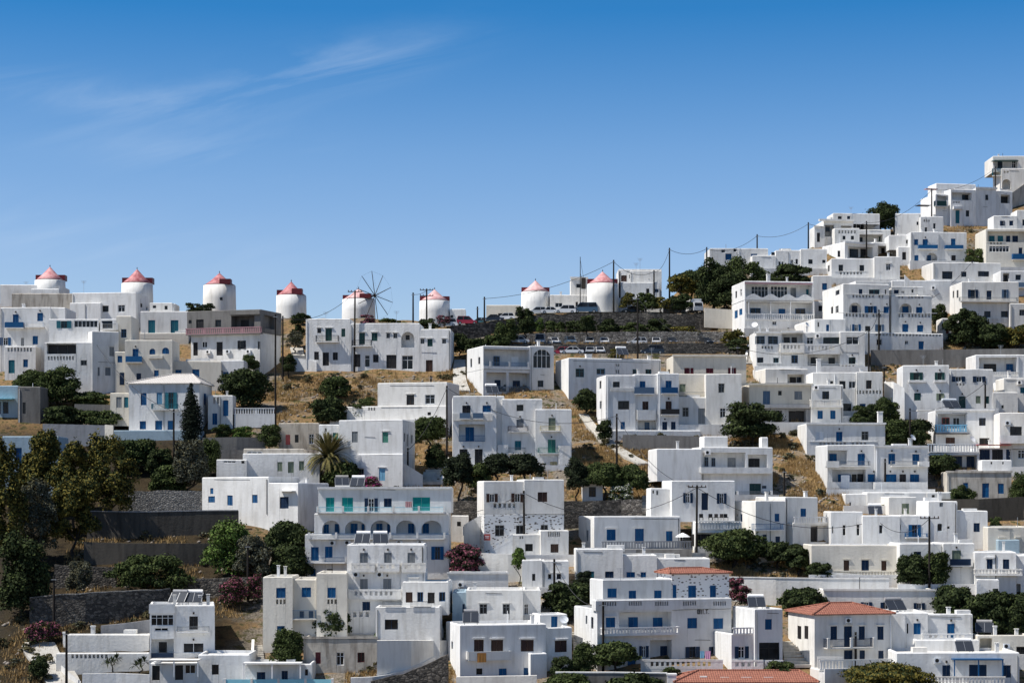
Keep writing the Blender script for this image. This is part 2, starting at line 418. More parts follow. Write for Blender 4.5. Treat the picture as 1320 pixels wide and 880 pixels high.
def railing(mb, fc, a0, b0, a1, b1, d, kind, th=0.12):
    """one straight run of railing in the plane at depth d (thickness inwards)"""
    H, W = b1-b0, a1-a0
    if W < 0.15: return
    if kind == 'm':
        fc.box(mb, a0, b1-0.06, d, a1, b1, d+0.05); fc.box(mb, a0, b0+0.05, d, a1, b0+0.11, d+0.05)
        n = max(2, int(W/0.15))
        for k in range(n+1):
            x = a0+(W-0.03)*k/n; fc.box(mb, x, b0+0.11, d+0.012, x+0.03, b1-0.06, d+0.04)
    elif kind == 'p':
        fc.box(mb, a0, b0, d, a1, b1, d+0.05)
    elif kind == 's':
        fc.box(mb, a0, b0, d, a1, b1, d+th)
    elif kind == 'b':
        fc.box(mb, a0, b1-0.16, d-0.03, a1, b1, d+th+0.03); fc.box(mb, a0, b0, d, a1, b0+0.14, d+th)
        n = max(2, int(W/0.42)); sp = W/n
        for k in range(n):
            x = a0+sp*(k+0.5); w = sp*0.24
            if k % 9 == 8: w = sp*0.5
            fc.box(mb, x-w, b0+0.14, d+0.01, x+w, b1-0.16, d+th-0.01)
    elif kind == 'h':
        fc.box(mb, a0, b1-H*0.22, d-0.015, a1, b1, d+th); fc.box(mb, a0, b0, d, a1, b0+H*0.32, d+th)
        e = W*0.12; fc.box(mb, a0, b0+H*.32, d, a0+e, b1-H*.22, d+th); fc.box(mb, a1-e, b0+H*.32, d, a1, b1-H*.22, d+th)
        n = max(2, int((W-2*e)/0.62)); sp = (W-2*e)/n
        for k in range(n):
            x = a0+e+sp*k; fc.box(mb, x+sp*0.55, b0+H*.32, d+0.005, x+sp, b1-H*.22, d+th-0.005)
    elif kind == 'c':
        n = max(2, round(W/3.1)); sp = W/n; seg = 14
        for k in range(n):
            for j in range(seg):
                t0, t1 = j/seg, (j+1)/seg
                z = lambda t: b0+H*(0.42+0.58*math.sin(math.pi*t)**2)
                x0, x1 = a0+sp*(k+t0), a0+sp*(k+t1)
                mb.quad(fc.P(x0,b0,d), fc.P(x1,b0,d), fc.P(x1,z(t1),d), fc.P(x0,z(t0),d))
                mb.quad(fc.P(x0,z(t0),d), fc.P(x1,z(t1),d), fc.P(x1,z(t1),d+th), fc.P(x0,z(t0),d+th))
                mb.quad(fc.P(x1,b0,d+th), fc.P(x0,b0,d+th), fc.P(x0,z(t0),d+th), fc.P(x1,z(t1),d+th))

# ------------------------------------------------------------------ houses
HOUSES = {}
def house(label, opts, blocks):
    dep0 = float(opts.get('dep', 8)); base_row = float(opts.get('base', blocks[0]['y1']))
    Y = hill_y(base_row) + float(opts.get('d', 0))
    x0 = blocks[0]['x0']; x1 = blocks[0]['x1']
    O = at(x0, base_row, Y)
    th = R(float(opts.get('yaw', 0)))
    if 's' in opts:
        xs = float(opts['s']); lo, hi = R(-38), R(38)
        def corner(t):
            c, s = math.cos(t), math.sin(t)
            if xs < x0: bx, by = O.x - dep0*s, O.y + dep0*c
            else:
                q = (x1-CX)/F; a = (q*O.y - O.x)/(c - q*s)
                bx, by = O.x + a*c - dep0*s, O.y + a*s + dep0*c
            return CX + F*bx/by
        for _ in range(40):
            mid = (lo+hi)/2
            if corner(mid) > xs: lo = mid
            else: hi = mid
        th = (lo+hi)/2
    c, s = math.cos(th), math.sin(th)
    root = empty(opts.get('name', 'house'), O, th)
    tag(root, label, opts.get('cat', 'house'), opts.get('g', 'white houses stacked up the hillside'))
    def fa(px, dy):
        q = (px-CX)/F; return (q*(O.y+dy*c) - (O.x-dy*s)) / (c - q*s)
    def fz(row, a, dy): return (HZ-row)/F*(O.y + dy*c + a*s) - O.z
    def sa(px, ax):
        q = (px-CX)/F; return (O.x + ax*c - q*(O.y + ax*s)) / (s + q*c)
    walls = {}; roofs = []
    for bi, b in enumerate(blocks):
        dy = b.get('dy', 0) + 0.011*bi
        dep = b.get('dep', dep0)
        wm = b.get('m', opts.get('m', 'W'))
        mb = walls.setdefault(wm, MB())
        xa, xb = fa(b['x0'], dy) + 0.004*bi, fa(b['x1'], dy) - 0.004*bi
        xm = (xa+xb)/2
        zt, zb = fz(b['y0'], xm, dy), fz(b['y1'], xm, dy)
        ext = b.get('ext', 3.0 if b['y1'] > base_row-6 else (0.5 if b.get('dy', 0) > 0.35 else 0.02))
        z0 = zb - ext
        ch = 0.13 if zt-zb > 1 else 0.05; zw = zt-ch; w = xb-xa
        fr = Face(Vector((xa, dy, 0)), Vector((1,0,0)), Vector((0,-1,0)))
        fl = Face(Vector((xa, dy+dep, 0)), Vector((0,-1,0)), Vector((-1,0,0)))
        frr = Face(Vector((xb, dy, 0)), Vector((0,1,0)), Vector((1,0,0)))
        H = {'f': [], 'l': [], 'r': []}; todo = []; logd = 0
        logs = []   # loggia rects for nested items
        for it in b['ops']:
            k = it[0]; side = 'f'
            if k[0] in '<>': side = 'l' if k[0] == '<' else 'r'; k = k[1:]
            inner = False
            if k[0] == 'i': inner = True; k = k[1:]
            v = [float(t) for t in it[1:5] if t.replace('.', '').replace('-', '').isdigit()]
            rest = [t for t in it[1:] if not t.replace('.', '').replace('-', '').isdigit()]
            col = rest[0][0] if rest else 'K'; fl_ = rest[0] if rest else ''
            if k in ('w', 's', 'd', 'o', 'q', 'l', 'L', 'g', 'k', 'K') and side != 'f':
                ax = xa if side == 'l' else xb
                t0, t1 = sorted((sa(v[0], ax)-dy, sa(v[2], ax)-dy))
                if side == 'l': a0, a1 = dep-t1, dep-t0
                else: a0, a1 = t0, t1
                dd = (t0+t1)/2
                b1, b0 = ((HZ-r)/F*(O.y+ax*s+(dd+dy)*c)-O.z for r in (v[1], v[3]))
                fc = fl if side == 'l' else frr
            elif len(v) >= 4:
                px_d = dy + (float(opts.get('log', 1.7)) if inner else 0)
                a0, a1 = fa(v[0], px_d)-xa, fa(v[2], px_d)-xa
                b1, b0 = fz(v[1], xa+(a0+a1)/2, px_d), fz(v[3], xa+(a0+a1)/2, px_d)
                fc = fr
            if k in ('w', 's', 'd', 'o', 'q'):
                arch = 'a' in fl_[1:]
                if inner:
                    # stay inside the loggia that holds it
                    best = [L for L in logs if L[0] < (a0+a1)/2 < L[2]]
                    if best:
                        L = min(best, key=lambda L: abs((L[1]+L[3])/2-(b0+b1)/2))
                        a0, a1 = max(a0, L[0]+.05), min(a1, L[2]-.05); b0, b1 = max(b0, L[1]+.02), min(b1, L[3]-.05)
                    if a1-a0 > .2 and b1-b0 > .3: todo.append((fc, a0, b0, a1, b1, float(opts.get('log', 1.7))-0.07, k if k != 'o' else 's', col, False))
                else:
                    rec = {'w': .17, 's': .07, 'd': .16, 'o': .15, 'q': .10}[k]
                    if k == 'o':
                        W = a1-a0; H[side].append((a0+W*.27, b0, a1-W*.27, b1, rec+.1, arch, True))
                    else: H[side].append((a0, b0, a1, b1, rec+.1, arch, True))
                    todo.append((fc, a0, b0, a1, b1, rec, k, col, arch))
                    if '^' in fl_: fc.box(mb, a0-.18, b1+.14, -.16, a1+.18, b1+.22, 0.0)
                if '*' in fl_:
                    lp = MB(); am = (a0+a1)/2; dd = 0 if not inner else float(opts.get('log', 1.7))
                    fc.box(lp, am-.1, b1+.3, dd-.2, am+.1, b1+.55, dd-.004); lp.build('wall_lamp', DARKM, root)
            elif k in ('l', 'L'):
                ld = float(opts.get('log', 1.7)); H[side].append((a0, b0, a1, b1, ld, k == 'L', True)); logs.append((a0, b0, a1, b1))
            elif k == 'g':
                gd = min(1.3, dep-.6); H[side].append((a0, b0, a1, b1, gd, 'a' in fl_[1:], True))
                gm = MB(); n = max(2, int((a1-a0)/1.4))
                for j in range(n): fr.box(gm, a0+.04+(a1-a0-.08)*j/n, b0+.02, gd-.12, a0+.04+(a1-a0-.08)*(j+1)/n-.05, b1-.25, gd-.03)
                gm.build('shade_panel', P['K'], root)  # black panel stands in for the shade inside the opening
            elif k == 'k':
                n = int(it[5]); W = a1-a0
                for j in range(n): H[side].append((a0+W*(j+.2)/n, b0, a0+W*(j+.8)/n, b1, 0.55, False, True))
            elif k == 'K':  # glass block of panes
                n = int(it[5]); W = a1-a0
                H[side].append((a0, b0, a1, b1, .2, False, True))
                todo.append((fc, a0, b0, a1, b1, .08, 'q', 'W', False))
            elif k == 'A':
                ax, az = fa(v[0], dy)-xa, fz(v[1], fa(v[0], dy), dy)
                ac = MB(); fr.box(ac, ax-.42, az-.3, -.36, ax+.42, az+.3, -.06)
                fr.box(ac, ax-.42, az-.38, -.3, ax-.36, az-.3, 0.0); fr.box(ac, ax+.36, az-.38, -.3, ax+.42, az-.3, 0.0)
                o = ac.build('air_conditioner', P['W'], root)
                fn = MB(); pts = [fr.P(ax-.08+.24*math.cos(t*math.pi/6), az+.24*math.sin(t*math.pi/6), -.367) for t in range(12)]
                fn.poly(pts); fn.build('fan_grille', RUBBER, o)
            elif k == 'fh':
                n = max(3, int((a1-a0)*.72/0.62)); W = (a1-a0)*.72; q0 = a0+(a1-a0)*.14; hh = b1-b0
                for j in range(n):
                    if (j*7+bi) % 11 != 5: H[side].append((q0+W*(j+.22)/n, b0+hh*.24, q0+W*(j+.75)/n, b0+hh*.80, 0.55, False, True))
                fr.box(mb, a0, b1-.1, -.07, a1, b1, 0.0)
            elif k[0] == 'r' or k[0] == 'f':   # balcony with railing / flush railing
                kind = k[1]; pr = float(opts.get('bal', 0.95)) if k[0] == 'r' else 0.0
                a0, a1 = fa(v[0], dy-pr)-xa, fa(v[2], dy-pr)-xa
                am = xa+(a0+a1)/2; b1, b0 = fz(v[1], am, dy-pr), fz(v[3], am, dy-pr)
                pm = M[wm] if col == 'W' and kind in 'sbhc' else P[col]
                if k[0] == 'r':
                    sl = MB(); fr.box(sl, a0, b0-.16, -pr, a1, b0, -.004)
                    bo = sl.build('balcony', M[wm], root); par = bo
                else: par = root
                rl = MB(); d0 = -pr if k[0] == 'r' else -0.16
                railing(rl, fr, a0, b0, a1, b1, d0, kind)
                if k[0] == 'r':
                    for xx in (a0, a1):
                        sf = Face(fr.P(xx, 0, -pr+.13), Vector((0,1,0)), Vector((1 if xx == a0 else 1, 0, 0)))
                        railing(rl, sf, 0, b0, pr-.14, b1, -0.0 if xx == a0 else 0.13, kind)
                rl.build('railing', pm, par)
                if kind in 'mp' and a1-a0 > 3 and 'n' not in fl_:
                    n = max(2, int((a1-a0)/3.2)+1)
                    for j in range(n):
                        pier = MB(); x = a0+(a1-a0-.3)*j/(n-1); fr.box(pier, x, b0, d0-.06, x+.3, b1+.12, d0+.2); pier.build('pier', M[wm], par)
            elif k == 'v':
                fr.box(mb, a0, b0, -float(it[5]) if len(it) > 5 else -.25, a1, b1, 0.0)
            elif k == 'c':
                ax, aw = fa(v[0], dy+1.2), fa(v[2], dy+1.2); zt_, zb_ = fz(v[1], ax, dy+1.2), fz(v[3], ax, dy+1.2)
                cm = MB(); W = aw-ax; cm.box(ax, dy+1.2, zb_-1.0, aw, dy+1.2+W, zt_-.18); cm.box(ax-.06, dy+1.14, zt_-.18, aw+.06, dy+1.26+W, zt_)
                cm.build('chimney', M['W'], root)
            elif k in ('p', 'pp'):   # canopy: x0 y0 x1 y1 col proj   (pp = with posts)
                pr = float(it[-1]); cm = MB()
                a0, a1 = fa(v[0], dy-pr)-xa, fa(v[2], dy-pr)-xa; am = xa+(a0+a1)/2
                b1 = fz(v[1], am, dy-pr); b0 = b1 - .14
                fr.box(cm, a0, b0, -pr, a1, b1, -.002)
                cn = cm.build('canopy', P[col] if col != 'W' else M['W'], root)
                if k == 'pp':
                    bp = fz(v[3], am, dy-pr); n = max(2, int((a1-a0)/2.6)+1)
                    for j in range(n):
                        ps = MB(); x = a0+.05+(a1-a0-.22)*j/(n-1); fr.box(ps, x, bp, -pr+.05, x+.13, b0, -pr+.18); ps.build('post', P[col], cn)
            elif k == 't':
                tx = MB(); a0 = fa(v[0], dy)-xa; hh = fz(v[1], xa+a0, dy); lo = fz(v[3], xa+a0, dy); h = hh-lo; w_ = h*.62; g_ = h*.16; x = a0
                bx = lambda u0, v0, u1, v1: fr.box(tx, x+u0*w_, lo+v0*h, -.06, x+u1*w_, lo+v1*h, -.004)
                bx(0,0,.26,1); bx(.26,.82,.85,1); bx(.26,.42,.85,.58); bx(.26,0,.85,.18); bx(.74,.56,1,.84); bx(.74,.16,1,.44); x += w_+g_
                bx(0,0,.22,1) if False else bx(.05,0,.28,.84); bx(.72,0,.95,.84); bx(-.1,.84,1.1,1); x += w_*1.1+g_
                bx(0,0,.2,.16); x += w_*.35
                bx(.4,0,.62,.84); bx(0,.84,1,1); x += w_+g_*.5
                bx(0,0,.2,.16)
                tx.build('lettering', DARKM, root)
            elif k == 'z':   # cloth hung over rail
                pr = float(it[-1]); cm = MB(); n = 6
                a0, a1 = fa(v[0], dy-pr)-xa, fa(v[2], dy-pr)-xa; am = xa+(a0+a1)/2
                b1, b0 = fz(v[1], am, dy-pr), fz(v[3], am, dy-pr)
                for j in range(n):
                    u0, u1 = a0+(a1-a0)*j/n, a0+(a1-a0)*(j+1)/n; e0, e1 = .03*(j % 2), .03*((j+1) % 2)
                    cm.quad(fr.P(u0,b0,-pr-.08-e0), fr.P(u1,b0,-pr-.08-e1), fr.P(u1,b1,-pr-.06), fr.P(u0,b1,-pr-.06))
                    cm.quad(fr.P(u0,b1,-pr-.06), fr.P(u1,b1,-pr-.06), fr.P(u1,b1-.5,-pr+.16), fr.P(u0,b1-.5,-pr+.16))
                ob = cm.build('hanging_cloth', P[col], None)
                ob.location = O; ob.rotation_euler = (0,0,th)
                tag(ob, opts['cloth'], 'laundry')
            elif k == 'R':   # hip roof: apexrow, overhang px ... v = x0 apexrow x1 ridge-share*100
                za = fz(v[1], xm, dy+dep/2); ra0, ra1 = fa(v[0], dy+dep/2), fa(v[2], dy+dep/2); oh = .35
                e = [(xa-oh, dy-oh, zt), (xb+oh, dy-oh, zt), (xb+oh, dy+dep+oh, zt), (xa-oh, dy+dep+oh, zt)]
                r0, r1 = (ra0, dy+dep/2, za), (ra1, dy+dep/2, za)
                hp = MB(); hp.quad(e[0], e[1], r1, r0); hp.poly([e[1], e[2], r1]); hp.quad(e[2], e[3], r0, r1); hp.poly([e[3], e[0], r0])
                hp.quad(*[(p[0], p[1], p[2]-.12) for p in reversed(e)])
                for j in range(4):
                    p, q = e[j], e[(j+1) % 4]; hp.quad((p[0],p[1],p[2]-.12), (q[0],q[1],q[2]-.12), q, p)
                ro_ = hp.build('tiled_roof', SLATE if col == 'W' else TILE, root)
                for (p_, q_) in ((e[0], r0), (e[1], r1), (e[2], r1), (e[3], r0), (r0, r1)):
                    rc = MB(); rc.tube((p_[0], p_[1], p_[2]+.03), (q_[0], q_[1], q_[2]+.03), .13, .13, 7); rc.build('ridge_cap', SLATE if col == 'W' else TILE, ro_)
        panel(mb, Vector((xa, dy, 0)), Vector((1,0,0)), Vector((0,0,1)), Vector((0,-1,0)), w, z0, zw, H['f'])
        panel(mb, Vector((xa, dy+dep, 0)), Vector((0,-1,0)), Vector((0,0,1)), Vector((-1,0,0)), dep, z0, zw, H['l'])
        panel(mb, Vector((xb, dy, 0)), Vector((0,1,0)), Vector((0,0,1)), Vector((1,0,0)), dep, z0, zw, H['r'])
        mb.quad((xb,dy+dep,z0), (xa,dy+dep,z0), (xa,dy+dep,zw), (xb,dy+dep,zw))
        if b['y1'] > base_row-6 and w > 3 and zt-zb > 4 and rnd.random() < .6:
            dp = MB(); x = rnd.choice((.25, w-.25, w*.5)); hit = any(h[0]-.15 < x < h[2]+.15 for h in H['f'])
            if not hit:
                q0, q1 = fr.P(x, zb-.5, -.07), fr.P(x, zt-.4, -.07); dp.tube(q0, q1, .05, .05, 6); dp.tube(q1, fr.P(x, zt-.4, .05), .05, .05, 6); dp.build('drain_pipe', P[rnd.choice('YYWK')], root)
        if w > 3.5 and zt-zb > 2.2 and b.get('dy', 0) > -1 and 'noclut' not in opts:
            for rep in range(rnd.choice((0, 0, 1, 1, 2))):
                cx_, cy_ = rnd.uniform(xa+.8, xb-.8), dy+rnd.uniform(1.0, max(1.2, dep*.6)); kind_ = rnd.random(); cm = MB()
                if kind_ < .45:
                    hh = rnd.uniform(.5, 1.2); ww = rnd.uniform(.3, .5); cm.box(cx_-ww/2, cy_-ww/2, zt-.45, cx_+ww/2, cy_+ww/2, zt+hh); cm.box(cx_-ww/2-.07, cy_-ww/2-.07, zt+hh+.12, cx_+ww/2+.07, cy_+ww/2+.07, zt+hh+.2)
                    for (sx_, sy_) in ((-1,-1),(1,-1),(1,1),(-1,1)): cm.box(cx_+sx_*ww*.36-.05, cy_+sy_*ww*.36-.05, zt+hh, cx_+sx_*ww*.36+.05, cy_+sy_*ww*.36+.05, zt+hh+.12)
                    cm.build('chimney', M['W'], root)
                elif kind_ < .8:
                    cm.tube((cx_, cy_, zt-.4), (cx_, cy_, zt+rnd.uniform(.5, 1.6)), .045, .045, 6); cm.build('vent_pipe', P[rnd.choice('YKW')], root)
                else:
                    hh = rnd.uniform(.25, .6); cm.box(cx_-rnd.uniform(.5, 1.3), cy_-.5, zt-.4, cx_+rnd.uniform(.5, 1.3), cy_+.8, zt+hh); cm.build('roof_box', M['W'], root)
            if rnd.random() < .5:
                zz = zb+(zt-zb)*rnd.choice((.46, .5, .93)); a_, b_ = sorted((rnd.uniform(0.1, w*.5), rnd.uniform(w*.5, w-.1)))
                if not any(h[1]-.1 < zz < h[3]+.1 and h[0] < b_ and h[2] > a_ for h in H['f']):
                    cm = MB(); cm.tube(fr.P(a_, zz, -.02), fr.P(b_, zz-.08, -.02), .028, .028, 5); cm.build('conduit', P['K'], root)
        # chamfered parapet cap and recessed flat roof
        def ring(i, z): return [(xa+i,dy+i,z), (xb-i,dy+i,z), (xb-i,dy+dep-i,z), (xa+i,dy+dep-i,z)]
        pw = min(.32, w*.2); dr = 0.35 if zt-zb > 1.2 else .05
        for ra, rb in ((ring(0,zw), ring(ch*.8,zt)), (ring(ch*.8,zt), ring(pw,zt)), (ring(pw,zt), ring(pw+.01,zt-dr))):
            for j in range(4): mb.quad(ra[j], ra[(j+1) % 4], rb[(j+1) % 4], rb[j])
        roof = MB(); roofs.append(roof); roof.quad(*ring(pw, zt-dr+.004))
        for t in todo: put_window(root, t[0], *t[1:])
    for wm, mb in walls.items():
        mb.v = [(x + noise.noise(Vector((x*.45+O.x, y*.45, z*.45)))*.055, y + noise.noise(Vector((x*.45, y*.45+O.x, z*.45+7)))*.03, z + noise.noise(Vector((x*.35, y*.35+3, O.x)))*.07) for x, y, z in mb.v]
        mb.build('wall', M[wm], root)
    if 'ter' in opts:   # raised forecourt in front of the house
        tx0, tx1 = fa(min(b['x0'] for b in blocks if b['y1'] > base_row-8), 0), fa(max(b['x1'] for b in blocks if b['y1'] > base_row-8), 0)
        tm = MB(); td = float(opts['ter']); low = min(b.get('dy', 0) for b in blocks if b['y1'] > base_row-8)
        tm.box(tx0-.6, low-td, -4.5, tx1+.6, low+.35, -.12); tm.box(tx0-.6, low-td, -.12, tx1+.6, low-td+.25, .45)
        tm.build('forecourt', M['W'], root)
    for roof in roofs:
        roof.v = [(x + noise.noise(Vector((x*.45+O.x, y*.45, z*.45)))*.055, y + noise.noise(Vector((x*.45, y*.45+O.x, z*.45+7)))*.03, z + noise.noise(Vector((x*.35, y*.35+3, O.x)))*.07) for x, y, z in roof.v]
        roof.build('roof', ROOFM, root)
    return root

